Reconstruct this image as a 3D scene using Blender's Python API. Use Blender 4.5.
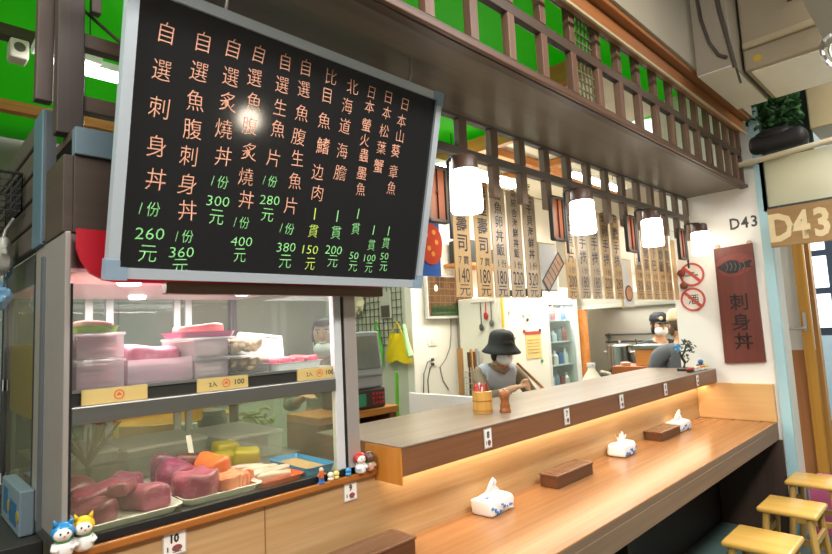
import bpy, bmesh, math, random
from mathutils import Vector, Matrix, Euler
random.seed(7)
for _o in list(bpy.data.objects): bpy.data.objects.remove(_o)
S = bpy.context.scene; COL = S.collection
# ---------------------------------------------------------------- camera, world, lights, exposure
cam = bpy.data.cameras.new('camera'); cam_o = bpy.data.objects.new('camera', cam); COL.objects.link(cam_o)
cam.sensor_width = 36.0; cam.lens = 547.42 / 832 * 36; cam.clip_start = 0.02
cx, cy, cz = Vector((0.7141, -0.6984, -0.0487)), None, None
Xw = Vector((559, -27, -547.42)).normalized(); Yw = Vector((-540, -81, -547.42)); Yw = (Yw - Xw * Yw.dot(Xw)).normalized(); Zw = Xw.cross(Yw)
Rm = Matrix((Xw, Yw, Zw))
cam_o.matrix_world = Matrix.Translation((0, 0, 1.5)) @ Rm.to_4x4()
S.camera = cam_o
cam.dof.use_dof = True; cam.dof.focus_distance = 2.3; cam.dof.aperture_fstop = 5.6
W = bpy.data.worlds.new('world'); S.world = W; W.use_nodes = True
W.node_tree.nodes['Background'].inputs[0].default_value = (0.85, 0.92, 1.0, 1); W.node_tree.nodes['Background'].inputs[1].default_value = 1.35
def area(name, loc, size, energy, color=(1, 1, 1), aim=None, parent=None):
    l = bpy.data.lights.new(name, 'AREA'); l.shape = 'RECTANGLE'; l.size, l.size_y = size; l.energy = energy; l.color = color
    o = bpy.data.objects.new(name, l); COL.objects.link(o); o.location = loc
    d = (Vector(aim) - Vector(loc)) if aim else Vector((0, 0, -1))
    o.rotation_euler = d.to_track_quat('-Z', 'Y').to_euler()
    return o
area('aisle_light', (1.2, -0.6, 3.55), (2.6, 0.5), 95, (1, 0.97, 0.92))
area('aisle_light', (-1.6, 0.6, 3.3), (0.6, 1.6), 60, (1, 0.97, 0.93), (0.2, 1.9, 1.4))  # unseen fill light added at the left to brighten the sides facing it
area('aisle_light', (3.6, -0.5, 3.55), (2.0, 0.5), 55, (1, 0.97, 0.92))
area('kitchen_lamp_light', (2.0, 3.2, 3.0), (2.2, 0.8), 46, (1, 0.96, 0.88))
area('kitchen_lamp_light', (4.6, 2.9, 3.0), (2.0, 0.8), 46, (1, 0.95, 0.86))
area('kitchen_lamp_light', (5.9, 2.9, 2.9), (1.0, 0.8), 40, (1, 0.95, 0.86))
area('passage_lamp_light', (6.9, 0.2, 3.1), (1.0, 1.0), 60, (0.95, 0.98, 1.0))
S.view_settings.view_transform = 'Standard'; S.view_settings.look = 'None'; S.view_settings.gamma = 1.0
S.view_settings.use_curve_mapping = False; S.view_settings.exposure = 0.55
# ---------------------------------------------------------------- materials
def lin(h):
    h = h.lstrip('#'); c = [int(h[i:i + 2], 16) / 255 for i in (0, 2, 4)]
    return [x / 12.92 if x <= 0.04045 else ((x + 0.055) / 1.055) ** 2.4 for x in c]
MC = {}
def _new(key):
    m = bpy.data.materials.new(key); m.use_nodes = True; nt = m.node_tree
    return m, nt, nt.nodes['Principled BSDF']
def mat(h, rough=0.5, metal=0.0, var=0.10, scale=18.0, bump=0.0, spec=0.5, alpha=None):
    """plain coloured stuff with a little uneven tone"""
    key = ('m', h, rough, metal, var, scale, bump, spec, alpha)
    if key in MC: return MC[key]
    m, nt, b = _new('mat_' + h.strip('#')); N, L = nt.nodes, nt.links
    tc = N.new('ShaderNodeTexCoord'); nz = N.new('ShaderNodeTexNoise'); nz.inputs['Scale'].default_value = scale; nz.inputs['Detail'].default_value = 4
    L.new(tc.outputs['Object'], nz.inputs['Vector'])
    mx = N.new('ShaderNodeMix'); mx.data_type = 'RGBA'; c = lin(h)
    mx.inputs[6].default_value = [min(1, x * (1 - var)) for x in c] + [1]; mx.inputs[7].default_value = [min(1, x * (1 + var)) for x in c] + [1]
    L.new(nz.outputs[0], mx.inputs[0]); L.new(mx.outputs[2], b.inputs['Base Color'])
    b.inputs['Roughness'].default_value = rough; b.inputs['Metallic'].default_value = metal; b.inputs['Specular IOR Level'].default_value = spec
    if alpha is not None: b.inputs['Alpha'].default_value = alpha
    if bump:
        bp = N.new('ShaderNodeBump'); bp.inputs['Strength'].default_value = bump; bp.inputs['Distance'].default_value = 0.01
        L.new(nz.outputs[0], bp.inputs['Height']); L.new(bp.outputs[0], b.inputs['Normal'])
    MC[key] = m; return m
def wood(h1, h2, axis='X', rough=0.4, fine=38.0, coarse=1.1, spec=0.5, swirl=0.0):
    key = ('w', h1, h2, axis, rough, fine, coarse, swirl)
    if key in MC: return MC[key]
    m, nt, b = _new('wood_' + h1.strip('#')); N, L = nt.nodes, nt.links
    tc = N.new('ShaderNodeTexCoord'); mp = N.new('ShaderNodeMapping')
    sc = [fine] * 3; sc['XYZ'.index(axis)] = coarse; mp.inputs['Scale'].default_value = sc
    L.new(tc.outputs['Object'], mp.inputs['Vector'])
    nz = N.new('ShaderNodeTexNoise'); nz.inputs['Scale'].default_value = 1.0; nz.inputs['Detail'].default_value = 6; nz.inputs['Distortion'].default_value = 0.6 + swirl
    L.new(mp.outputs[0], nz.inputs['Vector'])
    mp2 = N.new('ShaderNodeMapping'); s2 = [fine * 0.16] * 3; s2['XYZ'.index(axis)] = coarse * 0.5; mp2.inputs['Scale'].default_value = s2
    L.new(tc.outputs['Object'], mp2.inputs['Vector'])
    n2 = N.new('ShaderNodeTexNoise'); n2.inputs['Scale'].default_value = 1.0; n2.inputs['Detail'].default_value = 3; n2.inputs['Distortion'].default_value = swirl * 1.5
    L.new(mp2.outputs[0], n2.inputs['Vector'])
    ad = N.new('ShaderNodeMath'); ad.operation = 'ADD'; L.new(nz.outputs[0], ad.inputs[0]); L.new(n2.outputs[0], ad.inputs[1])
    rp = N.new('ShaderNodeMapRange'); rp.inputs[1].default_value = 0.72; rp.inputs[2].default_value = 1.28; L.new(ad.outputs[0], rp.inputs[0])
    mx = N.new('ShaderNodeMix'); mx.data_type = 'RGBA'; mx.inputs[6].default_value = lin(h1) + [1]; mx.inputs[7].default_value = lin(h2) + [1]
    L.new(rp.outputs[0], mx.inputs[0]); L.new(mx.outputs[2], b.inputs['Base Color'])
    b.inputs['Roughness'].default_value = rough; b.inputs['Specular IOR Level'].default_value = spec
    MC[key] = m; return m
def steel(h='#b9b6ae', rough=0.32, axis='Z', metal=1.0):
    key = ('s', h, rough, axis, metal)
    if key in MC: return MC[key]
    m, nt, b = _new('steel_' + h.strip('#')); N, L = nt.nodes, nt.links
    tc = N.new('ShaderNodeTexCoord'); mp = N.new('ShaderNodeMapping'); sc = [90.0] * 3; sc['XYZ'.index(axis)] = 1.5; mp.inputs['Scale'].default_value = sc
    nz = N.new('ShaderNodeTexNoise'); nz.inputs['Scale'].default_value = 1.0; L.new(tc.outputs['Object'], mp.inputs[0]); L.new(mp.outputs[0], nz.inputs['Vector'])
    rg = N.new('ShaderNodeMapRange'); rg.inputs[3].default_value = rough - 0.06; rg.inputs[4].default_value = rough + 0.1; L.new(nz.outputs[0], rg.inputs[0])
    L.new(rg.outputs[0], b.inputs['Roughness']); b.inputs['Base Color'].default_value = lin(h) + [1]; b.inputs['Metallic'].default_value = metal
    MC[key] = m; return m
def emit(h, strength, base=None):
    key = ('e', h, strength)
    if key in MC: return MC[key]
    m, nt, b = _new('glow_' + h.strip('#')); b.inputs['Base Color'].default_value = lin(base or h) + [1]
    b.inputs['Emission Color'].default_value = lin(h) + [1]; b.inputs['Emission Strength'].default_value = strength
    MC[key] = m; return m
def glass(tint='#f4faf8', haze=0.03, gloss=0.9, hz='#e6ece8', foggy=0.0):
    """thin pane: clear straight through, mirror by angle, a film of haze (patchy where foggy)"""
    key = ('g', tint, haze, gloss, hz, foggy)
    if key in MC: return MC[key]
    m = bpy.data.materials.new('glass_' + tint.strip('#')); m.use_nodes = True; nt = m.node_tree; N, L = nt.nodes, nt.links
    N.remove(N['Principled BSDF']); out = N['Material Output']
    tr = N.new('ShaderNodeBsdfTransparent'); tr.inputs[0].default_value = lin(tint) + [1]
    gl = N.new('ShaderNodeBsdfGlossy'); gl.inputs['Roughness'].default_value = 0.03; gl.inputs[0].default_value = (gloss, gloss, gloss, 1)
    fr = N.new('ShaderNodeFresnel'); fr.inputs[0].default_value = 1.35; ge = N.new('ShaderNodeNewGeometry'); iv = N.new('ShaderNodeMath'); iv.operation = 'SUBTRACT'; iv.inputs[0].default_value = 1.0; L.new(ge.outputs['Backfacing'], iv.inputs[1])
    ml = N.new('ShaderNodeMath'); ml.operation = 'MULTIPLY'; L.new(fr.outputs[0], ml.inputs[0]); L.new(iv.outputs[0], ml.inputs[1])
    m1 = N.new('ShaderNodeMixShader'); L.new(ml.outputs[0], m1.inputs[0]); L.new(tr.outputs[0], m1.inputs[1]); L.new(gl.outputs[0], m1.inputs[2])
    df = N.new('ShaderNodeBsdfDiffuse'); df.inputs[0].default_value = lin(hz) + [1]
    tl = N.new('ShaderNodeBsdfTranslucent'); tl.inputs[0].default_value = lin(hz) + [1]
    m0 = N.new('ShaderNodeMixShader'); m0.inputs[0].default_value = 0.5; L.new(df.outputs[0], m0.inputs[1]); L.new(tl.outputs[0], m0.inputs[2])
    m2 = N.new('ShaderNodeMixShader'); L.new(m1.outputs[0], m2.inputs[1]); L.new(m0.outputs[0], m2.inputs[2])
    if foggy:
        tc = N.new('ShaderNodeTexCoord'); nz = N.new('ShaderNodeTexNoise'); nz.inputs['Scale'].default_value = 4.0; nz.inputs['Detail'].default_value = 5
        L.new(tc.outputs['Object'], nz.inputs['Vector']); rg = N.new('ShaderNodeMapRange'); rg.inputs[1].default_value = 0.35; rg.inputs[2].default_value = 0.7
        rg.inputs[3].default_value = haze; rg.inputs[4].default_value = haze + foggy; L.new(nz.outputs[0], rg.inputs[0]); L.new(rg.outputs[0], m2.inputs[0])
    else: m2.inputs[0].default_value = haze
    L.new(m2.outputs[0], out.inputs[0]); MC[key] = m; return m
def tiles(h, grout, sx=3.0, rough=0.35):
    key = ('t', h, grout, sx)
    if key in MC: return MC[key]
    m, nt, b = _new('tiles_' + h.strip('#')); N, L = nt.nodes, nt.links
    tc = N.new('ShaderNodeTexCoord'); br = N.new('ShaderNodeTexBrick'); br.offset = 0.0; br.inputs['Scale'].default_value = sx
    br.inputs['Brick Width'].default_value = 1; br.inputs['Row Height'].default_value = 1; br.inputs['Mortar Size'].default_value = 0.015
    br.inputs['Color1'].default_value = lin(h) + [1]; br.inputs['Color2'].default_value = [x * 0.9 for x in lin(h)] + [1]; br.inputs['Mortar'].default_value = lin(grout) + [1]
    L.new(tc.outputs['Object'], br.inputs['Vector']); L.new(br.outputs[0], b.inputs['Base Color']); b.inputs['Roughness'].default_value = rough
    MC[key] = m; return m
def canvas(h, tr=0.5):
    m = mat(h, 0.6, var=0.10, scale=2.5).copy(); nt = m.node_tree; N, L = nt.nodes, nt.links; b = N['Principled BSDF']
    tl = N.new('ShaderNodeBsdfTranslucent'); tl.inputs[0].default_value = lin(h) + [1]; mx = N.new('ShaderNodeMixShader'); mx.inputs[0].default_value = tr
    L.new(b.outputs[0], mx.inputs[1]); L.new(tl.outputs[0], mx.inputs[2]); L.new(mx.outputs[0], N['Material Output'].inputs[0]); return m
# ---------------------------------------------------------------- mesh builder
class MB:
    def __init__(s): s.bm = bmesh.new()
    def box(s, a, b, bev=0.0, rot=None, piv=None, seg=2):
        r = bmesh.ops.create_cube(s.bm, size=1.0); vs = r['verts']
        c = [(a[i] + b[i]) / 2 for i in range(3)]; d = [abs(b[i] - a[i]) for i in range(3)]
        for v in vs: v.co = Vector((v.co.x * d[0] + c[0], v.co.y * d[1] + c[1], v.co.z * d[2] + c[2]))
        if bev:
            es = list({e for v in vs for e in v.link_edges}); r2 = bmesh.ops.bevel(s.bm, geom=es, offset=min(bev, min(d) * 0.45), segments=seg, affect='EDGES', profile=0.5)
            vs = list({v for f in r2['faces'] for v in f.verts} | {v for v in vs if v.is_valid})
        if rot is not None:
            p = Vector(piv if piv is not None else c); R = Euler(rot).to_matrix()
            for v in vs: v.co = R @ (v.co - p) + p
        return s
    def cyl(s, p0, p1, r0, r1=None, seg=14):
        r1 = r0 if r1 is None else r1; p0, p1 = Vector(p0), Vector(p1); d = p1 - p0
        r = bmesh.ops.create_cone(s.bm, cap_ends=True, segments=seg, radius1=r0, radius2=max(r1, 1e-4), depth=d.length)
        q = d.to_track_quat('Z', 'Y').to_matrix(); c = (p0 + p1) / 2
        for v in r['verts']: v.co = q @ v.co + c
        return s
    def ell(s, c, r, rot=None, u=16, v=10):
        q = bmesh.ops.create_uvsphere(s.bm, u_segments=u, v_segments=v, radius=1.0); R = Euler(rot).to_matrix() if rot else Matrix.Identity(3)
        for w in q['verts']: w.co = R @ Vector((w.co.x * r[0], w.co.y * r[1], w.co.z * r[2])) + Vector(c)
        return s
    def lathe(s, prof, c, seg=20, M=None):
        rings = []; c = Vector(c); R = M if M else Matrix.Identity(3)
        for (r, z) in prof:
            if r < 1e-5: rings.append([s.bm.verts.new(c + R @ Vector((0, 0, z)))])
            else: rings.append([s.bm.verts.new(c + R @ Vector((r * math.cos(2 * math.pi * k / seg), r * math.sin(2 * math.pi * k / seg), z))) for k in range(seg)])
        for A, B in zip(rings, rings[1:]):
            for k in range(seg):
                k2 = (k + 1) % seg
                if len(A) == 1 and len(B) == 1: continue
                if len(A) == 1: f = [A[0], B[k2], B[k]]
                elif len(B) == 1: f = [A[k], A[k2], B[0]]
                else: f = [A[k], A[k2], B[k2], B[k]]
                s.bm.faces.new(f)
        for R_ in (rings[0], rings[-1]):
            if len(R_) > 2:
                try: s.bm.faces.new(R_)
                except ValueError: pass
        return s
    def tube(s, pts, r, seg=8, r2=None):
        pts = [Vector(p) for p in pts]; rings = []; n = len(pts); up = Vector((0.31, 0.2, 0.93))
        for i, p in enumerate(pts):
            t = (pts[min(i + 1, n - 1)] - pts[max(i - 1, 0)]).normalized(); a = t.cross(up)
            if a.length < 1e-3: a = t.cross(Vector((1, 0, 0)))
            a.normalize(); b = t.cross(a); rr = r if r2 is None else r + (r2 - r) * i / (n - 1)
            rings.append([s.bm.verts.new(p + rr * (a * math.cos(2 * math.pi * k / seg) + b * math.sin(2 * math.pi * k / seg))) for k in range(seg)])
        for A, B in zip(rings, rings[1:]):
            for k in range(seg): s.bm.faces.new([A[k], A[(k + 1) % seg], B[(k + 1) % seg], B[k]])
        s.bm.faces.new(rings[0][::-1]); s.bm.faces.new(rings[-1]); return s
    def prism(s, poly, d, M=None):
        """poly in local xy, thickness d along local z, placed by M (4x4)"""
        M = M or Matrix.Identity(4)
        A = [s.bm.verts.new(M @ Vector((x, y, 0))) for x, y in poly]; B = [s.bm.verts.new(M @ Vector((x, y, d))) for x, y in poly]
        s.bm.faces.new(A[::-1]); s.bm.faces.new(B); n = len(poly)
        for k in range(n): s.bm.faces.new([A[k], A[(k + 1) % n], B[(k + 1) % n], B[k]])
        return s
    def ring(s, r0, r1, d, M, seg=32):
        for k in range(seg):
            a, b = 2 * math.pi * k / seg, 2 * math.pi * (k + 1) / seg
            q = [(r0 * math.cos(a), r0 * math.sin(a)), (r1 * math.cos(a), r1 * math.sin(a)), (r1 * math.cos(b), r1 * math.sin(b)), (r0 * math.cos(b), r0 * math.sin(b))]
            s.prism(q, d, M)
        bmesh.ops.remove_doubles(s.bm, verts=s.bm.verts, dist=1e-5); return s
    def mesh_in(s, me, M):
        n0 = len(s.bm.verts); s.bm.from_mesh(me); s.bm.verts.ensure_lookup_table()
        for v in s.bm.verts[n0:]: v.co = M @ v.co
        return s
    def text(s, body, M, h, w=1.0, sk=0.0):
        me = glyph(body); T = Matrix(((h * w, sk * h, 0, 0), (0, h, 0, 0), (0, 0, 1, 0), (0, 0, 0, 1)))
        return s.mesh_in(me, M @ T)
    def build(s, name, material, parent=None, smooth=False, ang=40):
        bm = s.bm; me = bpy.data.meshes.new(name)
        bmesh.ops.recalc_face_normals(bm, faces=bm.faces) if not getattr(s, 'flat', False) else None
        if parent is not None: off = world_loc(parent)
        else:
            lo = [min(v.co[i] for v in bm.verts) for i in range(3)]; hi = [max(v.co[i] for v in bm.verts) for i in range(3)]
            off = Vector(((lo[0] + hi[0]) / 2, (lo[1] + hi[1]) / 2, lo[2]))
        bmesh.ops.translate(bm, vec=-off, verts=bm.verts)
        if smooth:
            for f in bm.faces: f.smooth = True
        bm.to_mesh(me); bm.free()
        if smooth and ang < 180:
            try: me.set_sharp_from_angle(angle=math.radians(ang))
            except Exception: pass
        me.materials.append(material); o = bpy.data.objects.new(name, me); COL.objects.link(o)
        if parent is not None: o.parent = parent
        else: o.location = off
        return o
def world_loc(o):
    v = Vector((0, 0, 0))
    while o is not None: v += o.location; o = o.parent
    return v
GL = {}
def glyph(body, thin=None):
    key = (body, THIN)
    if key in GL: return GL[key]
    c = bpy.data.curves.new('txt', 'FONT'); c.body = body; c.align_x = 'CENTER'; c.align_y = 'CENTER'; c.resolution_u = 2; c.offset = THIN; c.fill_mode = 'FRONT'
    o = bpy.data.objects.new('txt', c); COL.objects.link(o); dg = bpy.context.evaluated_depsgraph_get()
    me = bpy.data.meshes.new_from_object(o.evaluated_get(dg)); bpy.data.objects.remove(o)
    if len(me.vertices):
        xs = [v.co.x for v in me.vertices]; ys = [v.co.y for v in me.vertices]; mx, my = (min(xs) + max(xs)) / 2, (min(ys) + max(ys)) / 2; hh = max(ys) - min(ys)
        for v in me.vertices: v.co.x -= mx; v.co.y -= my
        if len(body) and ord(body[0]) < 256:      # figures: height 0.8 of the em square
            for v in me.vertices: v.co *= 0.8 / hh
    GL[key] = me; return me
THIN = 0.0
def basis(o, x, y, z): return Matrix(((x[0], y[0], z[0], o[0]), (x[1], y[1], z[1], o[1]), (x[2], y[2], z[2], o[2]), (0, 0, 0, 1)))
def facing_y(o): return basis(o, (1, 0, 0), (0, 0, 1), (0, -1, 0))     # drawn on a face that looks toward -Y
def facing_x(o): return basis(o, (0, -1, 0), (0, 0, 1), (-1, 0, 0))    # drawn on a face that looks toward -X
def tag(o, label=None, cat=None, group=None, kind=None):
    if label: o['label'] = label
    if cat: o['category'] = cat
    if group: o['group'] = group
    if kind: o['kind'] = kind
    return o
def thing(name, label, cat, loc, group=None):
    o = bpy.data.objects.new(name, None); COL.objects.link(o); o.location = loc; o.empty_display_size = 0.05
    return tag(o, label, cat, group)
def copy_thing(root, loc, label=None, rotz=None, parent=None):
    c = root.copy(); COL.objects.link(c)
    if parent is None:
        c.location = loc
        if rotz is not None: c.rotation_euler = (0, 0, rotz)
        if label: c['label'] = label
    else: c.parent = parent
    for ch in [x for x in bpy.data.objects if x.parent == root]: copy_thing(ch, None, parent=c)
    return c
def struct(name, mb, m, smooth=False): return tag(mb.build(name, m, None, smooth), kind='structure')
def one(name, label, cat, mb, m, group=None, smooth=False, ang=40): return tag(mb.build(name, m, None, smooth, ang), label, cat, group)
# ---------------------------------------------------------------- the setting
CREAM = mat('#f1eadb', 0.6, var=0.02, scale=3); PLAST = mat('#f4f1ea', 0.55, var=0.02, scale=3)
OAK = wood('#c2a074', '#ae8858', 'X', 0.42, 34, 1.0, swirl=1.2); OAKD = wood('#8a5c3c', '#70482e', 'X', 0.38, 40, 0.9)
COUNTER = wood('#ad7d50', '#90623c', 'X', 0.22, 36, 0.8, swirl=0.4); COUNTERY = wood('#d6a869', '#c4935a', 'Z', 0.4, 30, 2.0)
DARKW = wood('#594639', '#45362d', 'X', 0.45, 40, 1.2); DARKWZ = wood('#7d5a48', '#614436', 'Z', 0.45, 40, 1.2); DARKWY = wood('#4a3d36', '#3a2f2a', 'Y', 0.5, 40, 1.0)
SOFF = wood('#766a5c', '#62584c', 'X', 0.4, 18, 0.6, swirl=0.5)
ORANGEW = wood('#c8813c', '#a9642a', 'X', 0.5, 40, 1.2); ORANGEWY = wood('#c98944', '#b0722f', 'Y', 0.5, 40, 1.2); YELW = wood('#d99e3c', '#c98a2c', 'Z', 0.4, 40, 1.0)
STEEL = steel('#c4bab4', 0.34, 'Z', 0.6); STEELX = steel('#a8a7a4', 0.38, 'X'); DSTEEL = steel('#6c6f72', 0.4, 'Z'); ALU = steel('#c6ced6', 0.4, 'X', 0.35); ALUZ = steel('#c6ced6', 0.4, 'Z', 0.35)
BLACK = mat('#161616', 0.5); DGREY = mat('#3c3d3e', 0.55)
struct('floor', MB().box((-3, -3, -0.1), (9.2, 6.2, 0.0)), tiles('#59706c', '#434f4d', 3.0, 0.35))
struct('ceiling', MB().box((-3, -3, 4.0), (9.2, 1.0, 4.1)), mat('#8b8478', 0.8, var=0.05))
struct('wall_front', MB().box((-3, -3.1, 0), (9.2, -3.0, 4.0)), mat('#7b7268', 0.8, var=0.15, scale=2))
struct('wall_left', MB().box((-3.1, -3, 0), (-3.0, 6.2, 4.0)), mat('#7b7268', 0.8, var=0.15, scale=2))
struct('wall_rear', MB().box((-3, 5.7, 0), (4.1, 5.8, 4.0)), mat('#86826f', 0.7, var=0.15, scale=2))
struct('wall_alcove', MB().box((4.02, 4.26, 0), (4.12, 5.7, 3.24)), mat('#cfcdb6', 0.65, var=0.04, scale=3))
struct('wall_back', MB().box((4.02, 4.16, 0), (7.1, 4.26, 3.24)), CREAM)
struct('wall_kitchen', MB().box((7.0, 1.38, 0), (7.1, 4.16, 3.6)), steel('#b5b0a4', 0.42, 'Z', 0.8))
struct('wall_side', MB().box((4.63, 1.28, 0), (7.1, 1.38, 3.6)), CREAM)
struct('wall_partition', MB().box((4.515, 1.0185, 0), (4.625, 1.66, 3.6)), PLAST)
m = MB(); m.box((4.49, 0.958, 0), (4.532, 1.018, 3.0)); struct('trim_pillar', m, mat('#a9cfd8', 0.4, var=0.03))
m = MB(); m.box((4.533, 0.956, 0), (4.70, 1.017, 2.9)); struct('trim_jamb', m, mat('#cfcdbf', 0.5, var=0.03))
m = MB(); m.box((6.05, 1.06, 1.16), (6.15, 1.275, 3.2)); struct('wall_passage', m, PLAST)
m = MB(); m.box((6.04, 1.06, 0.0), (6.14, 1.275, 1.16)); struct('trim_wainscot', m, wood('#c98a52', '#b5753f', 'Z', 0.45, 30, 1.5))
struct('wall_end', MB().box((8.6, -3, 0), (8.7, 1.66, 4.0)), mat('#cfd6d2', 0.6, var=0.04))
# far window in the end wall: dark frame, pale panes
d = MB(); d.box((8.5, 0.4, 0.0), (8.6, 1.60, 2.75)); struct('door_1', d, mat('#2c3440', 0.4))
dd = bpy.data.objects['door_1']
p = MB()
for (y0, y1) in ((0.45, 0.80), (0.88, 1.16), (1.25, 1.52)):
    for (z0, z1) in ((1.3, 1.72), (1.80, 2.2), (2.28, 2.66)): p.box((8.485, y0, z0), (8.505, y1, z1))
p.build('pane', emit('#dfeefa', 1.6), dd)
p = MB(); p.box((8.48, 0.45, 0.15), (8.505, 1.53, 1.2)); p.build('panel', mat('#b9cfd6', 0.4), dd)
# yellow door standing open in the passage
d = thing('door_2', None, None, (6.0, 0.98, 0.0)); tag(d, kind='structure')
m = MB(); m.box((5.93, 1.04, 0.06), (6.0, 1.115, 2.6), 0.005); m.build('door_leaf', YELW, d)
m = MB(); m.box((6.02, 1.005, 0.0), (6.13, 1.04, 2.7)); m.build('door_frame', wood('#c08a3a', '#a9742c', 'Z', 0.4, 40, 1.0), d)
m = MB(); m.box((5.915, 1.065, 1.33), (5.93, 1.095, 1.5), 0.003); m.build('lock_plate', STEEL, d)
h = MB(); h.cyl((5.93, 1.08, 1.36), (5.88, 1.08, 1.36), 0.012); h.cyl((5.885, 1.08, 1.36), (5.885, 1.20, 1.36), 0.011); h.build('door_handle', STEEL, d, True)
# ---------------------------------------------------------------- counter, case front, ledge
m = MB(); m.box((-0.6, 1.55, 0.0), (4.513, 1.585, 1.005))
fp = struct('wall_counter', m, OAK)
m = MB(); m.box((0.845, 1.5485, 0.76), (0.848, 1.5505, 1.0)); m.build('seam', mat('#8f6a40', 0.5), fp)
m = MB(); m.box((-0.6, 1.535, 1.005), (1.277, 1.549, 1.026), 0.004)
one('edge_rail', 'orange varnished wooden rail along the foot of the glass fish case', 'rail', m, wood('#b3702f', '#94561f', 'X', 0.35, 40, 1.0))
c = thing('counter', 'long orange-brown wooden eating counter with a thick dark front edge', 'counter', (2.0, 1.3, 0.0))
m = MB(); m.box((-0.6, 1.05, 0.715), (4.51, 1.549, 0.75), 0.003); m.build('worktop', COUNTER, c)
m = MB(); m.box((-0.6, 1.048, 0.63), (4.51, 1.09, 0.7155), 0.003); m.box((-0.6, 1.0495, 0.7155), (4.51, 1.06, 0.745)); m.build('front_edge', wood('#8a7058', '#745c48', 'X', 0.5, 36, 0.8), c)
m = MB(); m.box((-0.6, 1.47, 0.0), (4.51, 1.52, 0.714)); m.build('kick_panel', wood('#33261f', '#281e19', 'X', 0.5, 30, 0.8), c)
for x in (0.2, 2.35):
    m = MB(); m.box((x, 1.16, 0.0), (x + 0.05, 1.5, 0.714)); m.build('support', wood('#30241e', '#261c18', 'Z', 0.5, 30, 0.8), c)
m = MB(); m.box((4.475, 1.045, 0.751), (4.513, 1.5485, 1.0115), 0.003)
one('end_panel', 'pale wooden board closing the far end of the eating counter', 'panel', m, wood('#d9b078', '#cda066', 'Y', 0.4, 26, 1.5))
m = MB(); m.box((4.485, 1.03, 0.0), (4.513, 1.46, 0.628)); struct('trim_counter', m, wood('#4a382f', '#3a2c25', 'Z', 0.5, 30, 1.0))
l = thing('ledge', 'raised wooden serving ledge above the eating counter carrying number cards', 'ledge', (2.9, 1.6, 1.0))
m = MB(); m.box((1.285, 1.412, 1.012), (4.512, 1.92, 1.108), 0.002)
m.build('ledge_body', OAKD, l)
m = MB(); m.box((1.283, 1.409, 1.107), (4.512, 1.922, 1.113), 0.001); m.build('ledge_top', wood('#938372', '#7b6a5a', 'X', 0.3, 30, 0.7), l)
m = MB(); m.box((1.279, 1.412, 0.985), (1.2855, 1.60, 1.1065)); m.build('end_board', wood('#d08a38', '#b97628', 'Z', 0.4, 40, 2.0), l)
m = MB(); m.box((1.30, 1.52, 1.003), (4.50, 1.545, 1.013)); led = m.build('light_strip', emit('#ffd8a0', 5.0), l)
area('ledge_strip_light', (2.9, 1.50, 0.998), (3.15, 0.02), 3.2, (1.0, 0.83, 0.62), (2.9, 1.53, 0.4))
m = MB(); m.box((1.7, 1.6, 0.0), (4.51, 1.7, 1.01)); struct('trim_ledge', m, wood('#6b5a4a', '#5a4a3c', 'X', 0.5, 30, 0.8))
# ---------------------------------------------------------------- soffit and the two timber lattices
m = MB(); m.box((0.42, 1.095, 2.437), (4.513, 1.53, 2.462)); struct('ceiling_soffit', m, SOFF)
POSTX = [0.54, 0.76, 0.98, 1.195, 1.415, 1.635, 1.86, 2.09, 2.325, 2.54, 2.755, 2.975, 3.195, 3.41, 3.61, 3.82, 4.03, 4.21, 4.38, 4.50]
g = thing('lattice', 'dark brown timber lattice above the long brown soffit board', 'lattice', (2.5, 1.1, 2.45))
for (z0, z1, t) in ((2.425, 2.475, 0.035), (2.655, 2.70, 0.03), (2.86, 2.92, 0.035)):
    m = MB(); m.box((0.40, 1.105 - t / 2, z0), (4.513, 1.105 + t / 2, z1), 0.003); m.build('rail', DARKW, g)
for x in POSTX:
    m = MB(); w = 0.021; m.box((x - w, 1.088, 2.475), (x + w, 1.120, 2.655), 0.002); m.box((x - w, 1.088, 2.70), (x + w, 1.120, 2.86), 0.002); m.build('post', DARKWZ, g)
m = MB()
for k in range(6): m.box((2.115 + 0.033 * k, 1.108, 2.48), (2.121 + 0.033 * k, 1.114, 2.86))
for z in (2.52, 2.56, 2.60, 2.74, 2.78, 2.82): m.box((2.115, 1.107, z), (2.30, 1.113, z + 0.006))
m.build('mesh_screen', mat('#6d6a4c', 0.6), g)
m = MB(); m.box((0.40, 1.068, 2.428), (4.513, 1.086, 2.448), 0.003)
one('batten', 'thin reddish wooden batten along the lower front edge of the soffit', 'batten', m, wood('#6d4a38', '#553828', 'X', 0.45, 40, 1.0))
g = thing('lattice', 'lower timber lattice hanging at the back of the soffit behind the lamps', 'lattice', (2.5, 1.52, 2.0))
m = MB(); m.box((0.46, 1.497, 2.425), (4.513, 1.531, 2.44)); m.box((0.46, 1.495, 2.252), (4.513, 1.532, 2.292), 0.003); m.build('rail', wood('#77706d', '#625b58', 'X', 0.45, 40, 1.0), g)
px = [1.36 + 0.2245 * k for k in range(0, 15)]
for k, x in enumerate(px):
    m = MB(); m.box((x - 0.026, 1.492, 2.292), (x + 0.026, 1.526, 2.425), 0.002); m.box((x - 0.026, 1.492, 2.10), (x + 0.026, 1.526, 2.252), 0.002); m.build('post', wood('#86705f', '#6c584a', 'Z', 0.45, 40, 1.2), g)
m = MB(); m.box((0.40, 1.04, 2.83), (4.45, 1.085, 2.90), 0.003); m.box((0.40, 1.0, 2.905), (4.45, 1.09, 2.955), 0.003)
one('header_beam', 'orange wooden header beam running above the upper lattice', 'beam', m, wood('#b3713f', '#8f5730', 'X', 0.45, 40, 1.0))
m = MB(); m.box((0.40, 1.026, 2.80), (4.45, 1.038, 2.815), 0.002)
one('trim_strip', 'thin pale strip under the orange header beam', 'strip', m, mat('#c9b48c', 0.4))
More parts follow.
